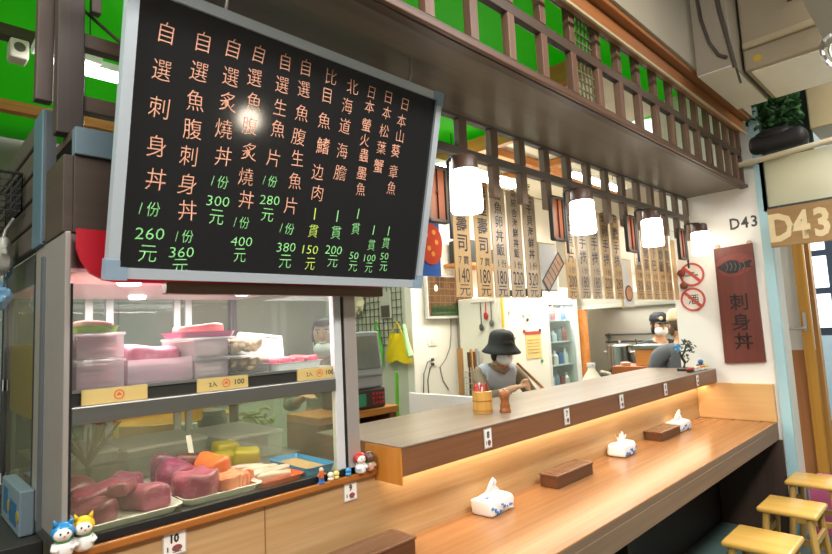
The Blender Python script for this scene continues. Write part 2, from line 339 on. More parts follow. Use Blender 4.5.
m = MB(); m.box((0.2, 0.985, 2.93), (4.50, 1.0, 4.0)); struct('wall_fascia', m, mat('#b3a894', 0.6, var=0.03, scale=2))
# ---------------------------------------------------------------- above the stall
m = MB(); nx, ny = 30, 14
vs = [[m.bm.verts.new((-2.9 + (8.0) * i / nx, 1.15 + 4.5 * j / ny, 3.34 + 0.03 * math.sin(i * 1.3) + 0.04 * math.sin(j * 1.7 + i * .3))) for j in range(ny + 1)] for i in range(nx + 1)]
for i in range(nx):
    for j in range(ny): m.bm.faces.new([vs[i][j], vs[i + 1][j], vs[i + 1][j + 1], vs[i][j + 1]])
tp = one('tarpaulin', 'bright green tarpaulin canopy stretched above the food stall', 'tarpaulin', m, canvas('#54cc2c'), smooth=True)
tp.modifiers.new('thick', 'SOLIDIFY').thickness = 0.01
for nm, a, b, lb in (('ceiling_board', (3.95, 2.35, 3.22), (6.95, 4.15, 3.25), 'cream ceiling boards above the back of the kitchen'), ('ceiling_board', (3.2, 1.62, 3.18), (4.5, 2.15, 3.21), 'small cream ceiling board close behind the upper lattice')):
    one(nm, lb, 'ceiling board', MB().box(a, b), mat('#ded4bd', 0.7, var=0.05, scale=2))
for k, (a, b, mm, lb) in enumerate((((3.86, 2.2, 3.10), (3.93, 4.15, 3.24), ORANGEWY, 'orange wooden beam where the green canopy meets the cream ceiling'),
        ((3.9, 3.02, 3.13), (6.9, 3.09, 3.21), ORANGEW, 'orange wooden beam crossing under the cream ceiling boards'),
        ((4.95, 2.35, 3.14), (5.02, 4.1, 3.21), ORANGEWY, 'orange cross beam over the stove corner'),
        ((3.12, 1.55, 3.06), (3.19, 2.25, 3.20), ORANGEWY, 'short orange beam just behind the upper lattice'),
        ((-2.5, 4.25, 3.06), (3.8, 4.33, 3.13), ORANGEW, 'long orange beam crossing under the far end of the green canopy'))):
    one('ceiling_beam', lb, 'beam', MB().box(a, b, 0.004), mm)
m = MB(); m.tube([(3.17, 1.75, 3.05), (3.3, 1.74, 3.0), (3.42, 1.73, 2.85), (3.46, 1.72, 2.6)], 0.016); one('brace', 'curved pale wooden brace under the short orange beam', 'brace', m, ORANGEW, smooth=True)
TUBE = emit('#f6fbff', 14.0)
def tube_lamp(x0, x1, y, z, label):
    t = thing('fluorescent_lamp', label, 'lamp', ((x0 + x1) / 2, y, z), 'fluorescent lamps under the canopy')
    m = MB(); m.box((x0, y - 0.05, z + 0.03), (x1, y + 0.05, z + 0.075), 0.006); m.build('housing', mat('#eceae4', 0.4), t)
    for s in (-0.025, 0.025):
        m = MB(); m.cyl((x0 + 0.04, y + s, z + 0.012), (x1 - 0.04, y + s, z + 0.012), 0.015); m.build('tube', TUBE, t, True)
    for xx in (x0 + 0.25, x1 - 0.25):
        m = MB(); m.cyl((xx, y, z + 0.07), (xx, y, 3.265), 0.004, seg=6); m.build('hanger', DGREY, t)
tube_lamp(3.39, 4.62, 3.15, 2.90, 'long white fluorescent lamp behind the lower lattice above the chef')
tube_lamp(0.74, 1.95, 3.32, 3.02, 'white fluorescent lamp under the green canopy behind the menu board')
tube_lamp(0.50, 0.80, 3.12, 2.945, 'short white lamp tube beside the dark timber post')
tube_lamp(4.9, 6.1, 2.7, 2.98, 'white fluorescent lamp in front of the stove corner')

t = thing('pendant_lamp', 'round white pendant lamp over the customer aisle mirrored in the menu board', 'lamp', (1.7, -0.7, 1.95))
m = MB(); m.ell((1.7, -0.7, 2.02), (0.07, 0.07, 0.07)); m.build('globe', emit('#fff0d8', 22.0), t, True)
m = MB(); m.cyl((1.7, -0.7, 2.09), (1.7, -0.7, 3.999), 0.004, seg=6); m.cyl((1.7, -0.7, 2.07), (1.7, -0.7, 2.12), 0.02); m.build('cord', DGREY, t)
# ---------------------------------------------------------------- aisle head: bulkhead boxes, air conditioner, portal
TAN = mat('#8d8069', 0.6, var=0.06, scale=4); TANL = mat('#cfc2a4', 0.55, var=0.05, scale=4)
m = MB(); m.box((3.33, 0.80, 2.885), (4.09, 0.984, 3.98), 0.004); one('bulkhead_box', 'tan boxed-in bulkhead with a looping cable against the fascia wall', 'bulkhead', m, mat('#9b8f7c', 0.6, var=0.06, scale=4)); MB().box((3.335, 0.805, 2.880), (4.085, 0.980, 2.8848)).build('lit_underside', mat('#efe8d8', 0.5, var=0.03), bpy.data.objects['bulkhead_box'])  # pale panel: the light from below is put into the underside colour
m = MB(); m.tube([(3.312, 0.95, 3.5), (3.318, 0.93, 3.2), (3.318, 0.90, 3.05), (3.318, 0.86, 2.96), (3.318, 0.82, 2.93)], 0.009); m.tube([(3.318, 0.86, 3.5), (3.318, 0.83, 3.2), (3.32, 0.80, 2.98), (3.34, 0.79, 2.87)], 0.012); m.tube([(3.36, 0.79, 2.87), (3.42, 0.79, 2.80)], 0.006)
one('cable', 'dark looping power cable hanging on the tan bulkhead box', 'cable', m, mat('#4a4238', 0.5), smooth=True)
a = thing('air_conditioner', 'beige box air conditioner with a dark louvre grille high over the aisle', 'air conditioner', (3.85, 0.55, 2.9))
m = MB(); m.box((3.53, 0.33, 2.9), (4.14, 0.79, 3.6), 0.012); m.build('casing', mat('#a4957a', 0.5, var=0.05, scale=5), a)
m = MB(); m.box((3.50, 0.33, 3.02), (3.529, 0.785, 3.06), 0.01); m.build('ledge_strip', mat('#b5a686', 0.5), a)
m = MB(); m.box((3.521, 0.40, 3.21), (3.531, 0.55, 3.42)); m.build('grille_back', BLACK, a)
for k in range(9):
    m = MB(); m.box((3.505, 0.40, 3.215 + 0.0225 * k), (3.522, 0.55, 3.224 + 0.0225 * k), rot=(0, 0.4, 0)); m.build('grille_slat', mat('#a89a80', 0.5), a)
m = MB(); m.box((3.56, 0.36, 2.892), (4.11, 0.76, 2.90)); m.build('lit_underside', mat('#f2ead6', 0.5, var=0.05), a)  # cream colour carries the light that falls on the underside
m = MB(); m.cyl((3.5285, 0.72, 2.955), (3.532, 0.72, 2.955), 0.022); m.build('sticker', mat('#c9a820', 0.5), a)
m = MB(); m.box((2.6, 0.05, 2.80), (3.33, 0.376, 3.9), 0.004); one('duct_box', 'pale grey duct box hanging in the top corner over the aisle', 'duct', m, mat('#a8a196', 0.5, var=0.04))
m = MB(); m.ring(0.075, 0.088, 0.012, basis((2.75, 0.27, 2.545), (0.6, -0.6, 0.3), (0, 0.3, 1), (0.8, 0.6, 0))); m.ring(0.045, 0.052, 0.012, basis((2.75, 0.27, 2.545), (0.6, -0.6, 0.3), (0, 0.3, 1), (0.8, 0.6, 0))); m.tube([(2.75, 0.27, 2.62), (2.75, 0.27, 2.80)], 0.008)
one('fan_guard', 'round wire fan guard hanging under the grey duct box', 'fan', m, steel('#c8c8c4', 0.3), smooth=True)
m = MB(); m.cyl((4.44, -0.9, 2.70), (4.44, 1.13, 2.585), 0.02); one('pipe', 'cream pipe slung across the aisle above the glass transom', 'pipe', m, TANL, smooth=True)
m = MB(); m.box((4.43, 0.68, 2.645), (4.62, 1.03, 2.78), 0.05, seg=3); m.ell((4.52, 0.87, 2.76), (0.1, 0.14, 0.06))
one('bag', 'black stuffed bag resting on the cream pipe above the aisle', 'bag', m, mat('#1b1a1b', 0.6, bump=0.4), smooth=True)
m = MB()
for k in range(240):
    c = Vector((4.56 + random.uniform(-.08, .1), random.uniform(0.72, 1.04), random.uniform(2.835, 3.08))); m.ell(c, (0.03, 0.022, 0.008), (random.uniform(-1, 1), random.uniform(-1, 1), random.uniform(0, 6)), 6, 4)
one('foliage_bundle', 'bundle of dark green artificial leaves on top of the black bag', 'foliage', m, mat('#2c5a2a', 0.6, var=0.3), smooth=True)
m = MB(); m.box((4.72, -0.9, 2.80), (5.3, 0.695, 3.3), 0.01); one('crate', 'long tan box stored behind the pipe over the portal', 'box', m, mat('#b3a27c', 0.6, var=0.06))
m = MB(); m.box((4.80, 0.70, 2.62), (4.86, 0.982, 3.999)); one('darkness_sheet', 'dark green sheet added for the darkness behind the leaves over the portal', 'panel', m, mat('#24382a', 0.6, var=0.3, scale=8))  # added dark sheet stands in for the darkness behind the leaves
t = thing('transom', 'cloudy glass transom panel in a dark frame over the aisle portal', 'transom', (4.5, 0.3, 2.25))
m = MB(); m.box((4.49, 0.955, 2.255), (4.53, 0.982, 2.62)); m.box((4.49, -0.9, 2.225), (4.53, 0.982, 2.255)); m.build('frame', mat('#2a3436', 0.4), t)
m = MB(); m.box((4.505, -0.9, 2.255), (4.512, 0.955, 2.60)); m.build('pane', mat('#c9c6a6', 0.18, var=0.1, scale=1.5, alpha=None), t)
s = thing('hanging_sign', 'brown wooden stall number sign D43 hanging under the glass transom', 'sign', (4.42, 0.7, 1.955))
m = MB(); m.box((4.40, 0.30, 1.955), (4.42, 0.945, 2.225), 0.004); m.build('board', wood('#a4814f', '#8d6a3c', 'Y', 0.5, 26, 1.2), s)
m = MB(); THIN = 0.035
for ch, y in (('D', 0.872), ('4', 0.762), ('3', 0.645)): m.text(ch, facing_x((4.398, y, 2.088)), 0.245, 0.78)
THIN = 0.0; m.build('lettering', mat('#dcc79a', 0.5), s)
for y in (0.38, 0.88):
    m = MB(); m.cyl((4.41, y, 2.22), (4.46, y, 2.24), 0.005, seg=6); m.build('hook', DGREY, s)
# ---------------------------------------------------------------- stools
def make_stool(loc, label, rz=0.0):
    t = thing('stool', label, 'stool', (loc[0], loc[1], 0.0), 'small wooden stools along the counter'); x, y = loc
    m = MB(); m.box((x - 0.145, y - 0.14, 0.424), (x + 0.145, y + 0.14, 0.452), 0.012, seg=3); m.build('seat', wood('#dfb35c', '#cf9f49', 'Y', 0.22, 26, 1.2), t, True)
    for sx in (-1, 1):
        for sy in (-1, 1):
            m = MB(); a = (x + sx * 0.108, y + sy * 0.10, 0.426); b = (x + sx * 0.15, y + sy * 0.135, 0.0)
            for k in range(1): m.cyl(a, b, 0.019, 0.016, 8)
            m.build('leg', wood('#cfa65c', '#b98f48', 'Z', 0.35, 30, 1.5), t, True)
    for sx in (-1, 1):
        m = MB(); m.box((x + sx * 0.128 - 0.009, y - 0.12, 0.20), (x + sx * 0.128 + 0.009, y + 0.12, 0.235), 0.003); m.build('stretcher', wood('#c69c54', '#b08543', 'Y', 0.4, 30, 1.5), t)
    m = MB(); m.box((x - 0.125, y + 0.108, 0.29), (x + 0.125, y + 0.124, 0.325), 0.003); m.box((x - 0.125, y - 0.124, 0.29), (x + 0.125, y - 0.108, 0.325), 0.003); m.build('stretcher', wood('#c69c54', '#b08543', 'X', 0.4, 30, 1.5), t)
    return t
st = make_stool((3.01, 0.815), 'square wooden stool, the one farthest from the blue pillar')
copy_thing(st, (3.625, 0.82, 0), 'square wooden stool, middle one of the row')
copy_thing(st, (4.26, 0.82, 0), 'square wooden stool nearest to the blue pillar, partly beside pink plastic')
st2 = None
t = thing('plastic_stool', 'low pink plastic stool on the floor behind the wooden stools', 'stool', (4.78, 0.78, 0))
m = MB(); m.box((4.61, 0.62, 0.30), (4.95, 0.94, 0.33), 0.015, seg=3); m.build('seat', mat('#d8739c', 0.4), t, True)
for sx in (-1, 1):
    m = MB(); m.box((4.78 + sx * 0.165 - 0.008, 0.63, 0.0), (4.78 + sx * 0.165 + 0.008, 0.93, 0.30), 0.004); m.build('side_panel', mat('#d46a94', 0.4), t)
for sy in (-1, 1):
    m = MB(); m.box((4.63, 0.78 + sy * 0.145 - 0.008, 0.06), (4.93, 0.78 + sy * 0.145 + 0.008, 0.30), 0.004); m.build('side_panel', mat('#d46a94', 0.4), t)
# ---------------------------------------------------------------- wall partition: red board, numbers, prohibition signs
s = thing('hanging_sign', 'tall dark red wooden board with black brush writing on the white partition', 'sign', (4.5, 1.21, 1.155))
m = MB(); m.prism([(-0.130, 0.0), (0.135, 0.012), (0.13, 0.865), (-0.127, 0.855)], 0.022, facing_x((4.512, 1.21, 1.153))); m.build('board', wood('#74382c', '#602c23', 'Z', 0.5, 34, 1.2), s)
m = MB(); m.prism([(0.122 * math.cos(a) * (1 + .06 * math.sin(3 * a)), 0.085 * math.sin(a) * (1 + .08 * math.sin(2 * a))) for a in [2 * math.pi * k / 28 for k in range(28)]], 0.003, facing_x((4.489, 1.205, 1.872))); m.build('red_patch', mat('#7f3a32', 0.5, var=0.3, scale=30), s)
m = MB(); fx = facing_x((4.4865, 1.205, 1.86))
m.prism([(-0.122, 0.005), (-0.075, 0.032), (-0.03, 0.052), (0.01, 0.046), (0.05, 0.02), (0.10, 0.04), (0.118, 0.03), (0.095, 0.008), (0.11, -0.018), (0.05, -0.012), (0.01, -0.046), (-0.04, -0.05), (-0.085, -0.026)], 0.002, fx); m.build('fish_mark', mat('#232021', 0.5), s)
m = MB()
for a in range(5): m.tube([fx @ Vector((-0.06 + 0.028 * a, -0.03, 0.003)), fx @ Vector((-0.045 + 0.028 * a, 0.0, 0.003)), fx @ Vector((-0.055 + 0.028 * a, 0.03, 0.003))], 0.002, 5)
m.build('fish_scales', mat('#7a7470', 0.5), s)
THIN = 0.008; m = MB()
for ch, z in (('刺', 1.60), ('身', 1.455), ('丼', 1.315)): m.text(ch, facing_x((4.4865, 1.205 - (1.6 - z) * 0.02, z)), 0.13)
m.build('lettering', mat('#1d1717', 0.5), s); THIN = 0.0
for y in (1.10, 1.31):
    m = MB(); m.ell((4.502, y, 2.022), (0.012, 0.018, 0.02)); m.build('hook', mat('#c9b79a', 0.5), s, True)
m = MB(); THIN = 0.02
for ch, y in (('D', 1.182), ('4', 1.117), ('3', 1.056)): m.text(ch, facing_x((4.513, y, 2.178)), 0.105, 0.85)
THIN = 0.0
m2 = m; one('wall_number', 'dark stall number D43 lettered on the white partition', 'lettering', m2, mat('#4a4a48', 0.5))
def prohib(y, z, label, inner):
    t = thing('prohibition_sign', label, 'sign', (4.513, y, z))
    m = MB(); m.cyl((4.5145, y, z), (4.5115, y, z), 0.09, seg=32); m.build('disc', mat('#f3eee6', 0.5), t)
    m = MB(); m.ring(0.076, 0.092, 0.003, facing_x((4.5115, y, z)));
    c = math.sqrt(0.5); m.prism([(-0.062, 0.046), (-0.046, 0.062), (0.062, -0.046), (0.046, -0.062)], 0.003, facing_x((4.5115, y, z))); m.build('red_ring', mat('#cf5a54', 0.5), t)
    inner(t, y, z)
def inn1(t, y, z):
    m = MB(); f = facing_x((4.511, y, z)); m.prism([(-0.05, -0.012), (0.045, -0.012), (0.045, 0.0), (-0.05, 0.0)], 0.001, f); m.prism([(-0.02, 0.012), (0.02, 0.006), (0.02, 0.018), (-0.02, 0.024)], 0.001, f); m.build('symbol', mat('#8c8680', 0.5), t)
def inn2(t, y, z):
    m = MB(); m.text('酒', facing_x((4.5105, y - 0.004, z)), 0.085); m.build('symbol', mat('#38383a', 0.5), t)
prohib(1.515, 1.835, 'round red prohibition sign with a plain bar, upper of two on the partition', inn1)
prohib(1.525, 1.642, 'round red prohibition sign over a black liquor character', inn2)
for (y, z, h, lb) in ((1.585, 1.852, '#8a3b2c', 'small round red tassel stuck by the upper prohibition sign'), (1.575, 1.752, '#7c4632', 'small brown ball ornament between the two prohibition signs')):
    m = MB(); m.ell((4.49, y, z), (0.024, 0.03, 0.03)); one('ornament', lb, 'ornament', m, mat(h, 0.6, bump=0.3), smooth=True)
# ---------------------------------------------------------------- menu board
BO = Vector((0.385, 1.45, 1.665)); BU = Vector((0, 1.287 - 1.45, 2.356 - 1.665)); BL = BU.length; BU.normalize(); BN = Vector((1, 0, 0)).cross(BU)
def BM(x, v, d): return basis(Vector((x, BO.y, BO.z)) + BU * v + BN * d, (1, 0, 0), BU, BN)
b = thing('menu_board', 'big black menu board with chalk writing hung tilted from the soffit', 'menu board', (0.91, 1.45, 1.66))
x0, x1 = 0.385, 1.442
def bb(mb, xa, xb, va, vb, da, db): mb.prism([(xa, va), (xb, va), (xb, vb), (xa, vb)], db - da, BM(0, 0, da)); return mb
bb(MB(), x0 + 0.015, x1 - 0.015, 0.015, BL - 0.015, -0.014, 0.004).build('surface', mat('#1d1e20', 0.09, var=0.1, scale=6, spec=0.6), b)
for (xa, xb, va, vb, mm) in ((x0, x1, 0.0, 0.026, ALU), (x0, x1, BL - 0.026, BL, ALU), (x0, x0 + 0.026, 0.026, BL - 0.026, ALUZ), (x1 - 0.026, x1, 0.026, BL - 0.026, ALUZ)): bb(MB(), xa, xb, va, vb, -0.016, 0.014).build('frame', mm, b)
for (xa, xb) in ((x0 - 0.004, x0 + 0.045), (x1 - 0.045, x1 + 0.004)):
    for (va, vb) in ((-0.004, 0.045), (BL - 0.045, BL + 0.004)):
        lx = xa < 0.6; lv = va < 0.3
        m = MB(); m.prism([(xa, va), (xb, va), (xb, vb), (xa, vb)] if 0 else ([(xa, va), (xb, va), (xb, va + 0.031), (xa + 0.031, va + 0.031), (xa + 0.031, vb), (xa, vb)] if (lx and lv) else [(xa, va), (xb, va), (xb, vb), (xb - 0.031, vb), (xb - 0.031, va + 0.031), (xa, va + 0.031)] if lv else [(xa, va), (xa + 0.031, va), (xa + 0.031, vb - 0.031), (xb, vb - 0.031), (xb, vb), (xa, vb)] if lx else [(xb, va), (xb, vb), (xa, vb), (xa, vb - 0.031), (xb - 0.031, vb - 0.031), (xb - 0.031, va)]), 0.033, BM(0, 0, -0.017)); m.build('corner_cap', mat('#8fa3b5', 0.4), b)
for x in (0.62, 1.28):
    m = MB(); m.tube([Vector((x, BO.y, BO.z)) + BU * (BL - 0.01), Vector((x, BO.y, BO.z)) + BU * (BL + 0.03) + BN * 0.008, (x, 1.27, 2.437)], 0.004, 6); m.build('hook', STEEL, b, True)
WRITING = [('o', '自', 0.478, 0.605, 0.044),
 ('o', '選', 0.476, 0.514, 0.045),
 ('o', '刺', 0.476, 0.425, 0.045),
 ('o', '身', 0.476, 0.331, 0.046),
 ('o', '丼', 0.48, 0.25, 0.047),
 ('g', '1份', 0.474, 0.175, 0.039),
 ('g', '260', 0.477, 0.114, 0.04),
 ('g', '元', 0.478, 0.064, 0.04),
 ('o', '自', 0.567, 0.613, 0.044),
 ('o', '選', 0.563, 0.537, 0.044),
 ('o', '魚', 0.563, 0.463, 0.045),
 ('o', '腹', 0.56, 0.391, 0.045),
 ('o', '刺', 0.556, 0.322, 0.045),
 ('o', '身', 0.557, 0.25, 0.046),
 ('o', '丼', 0.563, 0.183, 0.046),
 ('g', '1份', 0.561, 0.115, 0.036),
 ('g', '360', 0.559, 0.073, 0.037),
 ('g', '元', 0.559, 0.036, 0.037),
 ('o', '自', 0.65, 0.622, 0.043),
 ('o', '選', 0.647, 0.548, 0.043),
 ('o', '炙', 0.646, 0.482, 0.044),
 ('o', '燒', 0.644, 0.41, 0.044),
 ('o', '丼', 0.646, 0.338, 0.045),
 ('g', '1份', 0.646, 0.269, 0.037),
 ('g', '300', 0.646, 0.217, 0.037),
 ('g', '元', 0.644, 0.174, 0.038),
 ('o', '自', 0.721, 0.631, 0.041),
 ('o', '選', 0.716, 0.565, 0.041),
 ('o', '魚', 0.72, 0.501, 0.041),
 ('o', '腹', 0.714, 0.434, 0.042),
 ('o', '炙', 0.721, 0.364, 0.042),
 ('o', '燒', 0.719, 0.295, 0.042),
 ('o', '丼', 0.724, 0.232, 0.043),
 ('g', '1份', 0.717, 0.167, 0.036),
 ('g', '400', 0.722, 0.114, 0.036),
 ('g', '元', 0.719, 0.075, 0.037),
 ('o', '自', 0.802, 0.634, 0.041),
 ('o', '選', 0.801, 0.569, 0.041),
 ('o', '生', 0.801, 0.506, 0.041),
 ('o', '魚', 0.803, 0.445, 0.042),
 ('o', '片', 0.796, 0.361, 0.042),
 ('g', '1份', 0.792, 0.294, 0.035),
 ('g', '280', 0.798, 0.24, 0.036),
 ('g', '元', 0.794, 0.197, 0.036),
 ('o', '自', 0.873, 0.639, 0.041),
 ('o', '選', 0.872, 0.576, 0.041),
 ('o', '魚', 0.875, 0.507, 0.041),
 ('o', '腹', 0.871, 0.437, 0.042),
 ('o', '生', 0.874, 0.375, 0.042),
 ('o', '魚', 0.874, 0.307, 0.042),
 ('o', '片', 0.866, 0.233, 0.043),
 ('g', '1份', 0.86, 0.164, 0.037),
 ('g', '380', 0.863, 0.108, 0.037),
 ('g', '元', 0.864, 0.066, 0.038),
 ('o', '比', 0.961, 0.638, 0.041),
 ('o', '目', 0.955, 0.579, 0.041),
 ('o', '魚', 0.954, 0.503, 0.041),
 ('o', '鰭', 0.957, 0.428, 0.042),
 ('o', '边', 0.948, 0.346, 0.042),
 ('o', '肉', 0.956, 0.283, 0.042),
 ('y', '1', 0.951, 0.218, 0.035),
 ('y', '貫', 0.952, 0.165, 0.035),
 ('y', '150', 0.951, 0.107, 0.036),
 ('y', '元', 0.953, 0.063, 0.036),
 ('o', '北', 1.044, 0.63, 0.041),
 ('o', '海', 1.031, 0.568, 0.041),
 ('o', '道', 1.031, 0.505, 0.041),
 ('o', '海', 1.033, 0.427, 0.042),
 ('o', '膽', 1.034, 0.358, 0.042),
 ('g', '1', 1.038, 0.221, 0.036),
 ('g', '貫', 1.039, 0.168, 0.037),
 ('g', '200', 1.038, 0.112, 0.037),
 ('g', '元', 1.038, 0.076, 0.037),
 ('o', '日', 1.124, 0.633, 0.036),
 ('o', '本', 1.121, 0.587, 0.036),
 ('o', '螢', 1.116, 0.527, 0.036),
 ('o', '火', 1.114, 0.478, 0.036),
 ('o', '蟲', 1.118, 0.43, 0.037),
 ('o', '墨', 1.116, 0.371, 0.037),
 ('o', '魚', 1.119, 0.319, 0.037),
 ('g', '1', 1.119, 0.238, 0.033),
 ('g', '貫', 1.116, 0.188, 0.033),
 ('g', '50', 1.121, 0.099, 0.033),
 ('g', '元', 1.123, 0.064, 0.033),
 ('o', '日', 1.197, 0.636, 0.037),
 ('o', '本', 1.194, 0.585, 0.037),
 ('o', '松', 1.191, 0.525, 0.037),
 ('o', '葉', 1.19, 0.468, 0.037),
 ('o', '蟹', 1.186, 0.406, 0.038),
 ('g', '1', 1.194, 0.191, 0.032),
 ('g', '貫', 1.192, 0.139, 0.032),
 ('g', '100', 1.19, 0.095, 0.032),
 ('g', '元', 1.19, 0.062, 0.033),
 ('o', '日', 1.272, 0.632, 0.038),
 ('o', '本', 1.266, 0.575, 0.038),
 ('o', '山', 1.265, 0.523, 0.038),
 ('o', '葵', 1.254, 0.47, 0.038),
 ('o', '章', 1.253, 0.399, 0.039),
 ('o', '魚', 1.253, 0.342, 0.039),
 ('g', '1', 1.262, 0.194, 0.033),
 ('g', '貫', 1.254, 0.151, 0.033),
 ('g', '50', 1.255, 0.105, 0.033),
 ('g', '元', 1.257, 0.07, 0.033)]

rw = random.Random(3); ms = {}; colm = -1; prevc = None
INKS = {'o': ('dish_name', '#f8b294'), 'g': ('price', '#9cf09a'), 'y': ('price', '#d6fa6a')}
THIN = -0.012
for (c_, ch, x, v, h) in WRITING:
    if c_ != prevc: colm += 1; prevc = c_; ms[(colm, c_)] = MB()
    c = (colm, c_); THIN = 0.0 if ch in '葵螢蟲墨蟹鰭' else -0.010
    k = rw.uniform(-0.05, 0.05); M = BM(x + rw.uniform(-.002, .002), v, 0.0048) @ Matrix.Rotation(k + 0.03, 4, 'Z')
    dig = ord(ch[0]) < 256 and len(ch) > 1 and ch[-1] != '份'
    if ch[-1] == '份':
        ms[c].text('1', M @ Matrix.Translation((-h * 0.55, 0, 0)), h * 0.9, 0.5, 0.25); ms[c].text('份', M @ Matrix.Translation((h * 0.22, 0, 0)), h * 1.02, 0.85, 0.12)
    elif dig: ms[c].text(ch, M, h * 0.9, 1.15, 0.12)
    else: ms[c].text(ch, M, h * 1.26, rw.uniform(0.84, 0.95), rw.uniform(0.0, 0.12))
THIN = 0.0
for (k_, c_), m in ms.items():
    m.flat = True; m.build(INKS[c_][0], mat(INKS[c_][1], 0.7), b)
# ---------------------------------------------------------------- lamps on the lower lattice
def sconce(x, label):
    y = 1.36; t = thing('wall_lamp', label, 'lamp', (x, 1.45, 1.90), 'lantern wall lamps along the lower lattice')
    m = MB()
    for dx in (-0.055, 0.055): m.box((x - 0.045 + dx - 0.007, 1.468, 1.935), (x - 0.045 + dx + 0.007, 1.492, 2.165), 0.002)
    for z in (1.938, 2.16): m.box((x - 0.10, 1.464, z - 0.007), (x + 0.01, 1.492, z + 0.007), 0.002)
    m.build('lantern_frame', mat('#3a332f', 0.45), t)
    m = MB(); m.box((x - 0.093, 1.474, 1.944), (x - 0.003, 1.488, 2.154)); m.build('amber_panel', emit('#8f4a1c', 0.10, '#6b3519'), t)
    m = MB(); m.box((x - 0.0475, 1.466, 1.944), (x - 0.0455, 1.474, 2.154)); m.ell((x - 0.047, 1.466, 2.055), (0.007, 0.004, 0.007)); m.build('lantern_rib', mat('#5a2f1a', 0.5), t)
    m = MB(); m.tube([(x + 0.022, 1.468, 1.87), (x + 0.022, 1.468, 2.195), (x + 0.016, 1.45, 2.205), (x, y, 2.19)], 0.0075, 8); m.build('arm', mat('#3f434a', 0.4, metal=0.6), t, True)
    m = MB(); m.lathe([(0.0, 2.186), (0.043, 2.184), (0.051, 2.177), (0.053, 2.12), (0.0, 2.118)], (x, y, 0), 24); m.build('cap', wood('#5b4034', '#4a342b', 'Z', 0.4, 30, 2), t, True, 50)
    m = MB(); m.lathe([(0.0, 2.124), (0.056, 2.124), (0.061, 2.117), (0.065, 1.968), (0.059, 1.956), (0.0, 1.953)], (x, y, 0), 28); m.build('lamp_shade', emit('#fff4e2', 5.0), t, True, 60)
    return t
ls = sconce(1.645, 'glowing white cylinder lamp next to the menu board')
sp = {2.565: 'glowing white cylinder lamp, second from the menu board', 3.435: 'glowing white cylinder lamp, second from the white partition', 4.30: 'glowing white cylinder lamp close to the white partition'}
for x, lb in sp.items(): copy_thing(ls, (x, 1.45, 1.90), lb)
# ---------------------------------------------------------------- hanging price strips
STRIPM = [wood('#e0bd8e', '#d0a976', 'Z', 0.22, 30, 1.2), wood('#d4c0a8', '#c4aa8c', 'Z', 0.25, 30, 1.2)]
INK = mat('#3b3c48', 0.35)
strips = [(1.911, '心握壽司', '7貫', '140', 0, 'price strip for sushi at 140, the one next to the menu board'), (2.066, '燒握壽司', '7貫', '180', 0, 'price strip for sushi at 180, second from the menu board'),
          (2.199, '綜合魚卵丼飯', '1份', '180', 1, 'rice bowl price strip at 180, third from the menu board'), (2.336, '鮭魚綜合海鮮丼飯', '1份', '220', 1, 'rice bowl price strip at 220, fourth from the menu board'),
          (2.474, '海膽干貝海鮮丼', '1份', '320', 1, 'price strip beside the poster of a long sushi tray'),
          (2.878, '綜合生魚片', '1份', '200', 0, 'price strip for sashimi just under the second lamp'), (3.025, '鮭魚手捲', '1份', '180', 1, 'price strip for hand rolls, next one past the sashimi strip'),
          (3.172, '鰻魚手捲', '1份', '180', 1, 'price strip in the middle of the central group of five'), (3.325, '蝦卵手捲', '1份', '220', 0, 'price strip fourth in the central group of five'), (3.475, '海膽手捲', '1份', '280', 0, 'price strip beside the narrow poster of a round bowl'),
          (3.80, '味噌湯', '1碗', '30', 0, 'pale price strip just past the narrow bowl poster'), (3.935, '茶碗蒸', '1份', '60', 0, 'price strip under the third lamp, second past the bowl poster'),
          (4.07, '烤魚下巴', '1份', '150', 0, 'price strip third past the bowl poster'), (4.20, '鮭魚炒飯', '1份', '120', 0, 'price strip fourth past the bowl poster'), (4.33, '烏龍麵', '1碗', '100', 0, 'price strip fifth past the bowl poster')]
for (x, nm, u, pr, k, lb) in strips:
    z0, z1 = 1.645, 2.20; w = 0.058; y = 1.62
    t = thing('price_strip', lb, 'sign', (x, y, z0), 'wooden price strips hung behind the lamps')
    m = MB(); m.box((x - w, y, z0), (x + w, y + 0.006, z1), 0.001); m.build('strip', STRIPM[k], t)
    m = MB(); THIN = 0.010; H = 0.095 if len(nm) <= 5 else 0.44 / len(nm) * 0.98; z = 1.848 + H * 0.5
    for ch in reversed(nm): m.text(ch, facing_y((x, y - 0.001, z)), H * 0.93, min(1.0, 0.088 / H)); z += H * 0.98
    THIN = 0.0
    m.text(u[0], facing_y((x - 0.022, y - 0.001, 1.815)), 0.042); m.text(u[1], facing_y((x + 0.02, y - 0.001, 1.815)), 0.044)
    m.text(pr, facing_y((x, y - 0.001, 1.745)), 0.085, 0.62 if len(pr) > 2 else 0.8); m.text('元', facing_y((x, y - 0.001, 1.677)), 0.062, 1.3); m.flat = True
    m.build('lettering', INK, t)
m = MB(); m.cyl((4.462, 1.62, 1.645), (4.462, 1.62, 2.15), 0.001); m = MB(); m.box((4.42, 1.618, 1.645), (4.50, 1.626, 2.12), 0.001); one('wood_strip', 'plain orange-brown wood strip hanging against the edge of the partition', 'strip', m, STRIPM[0])
m = MB(); m.tube([(1.75, 1.612, 2.185), (2.6, 1.612, 2.19), (3.5, 1.612, 2.185), (4.5, 1.612, 2.19)], 0.0025, 6); one('wire', 'thin wire from which the price strips hang', 'wire', m, mat('#c9a45a', 0.4))
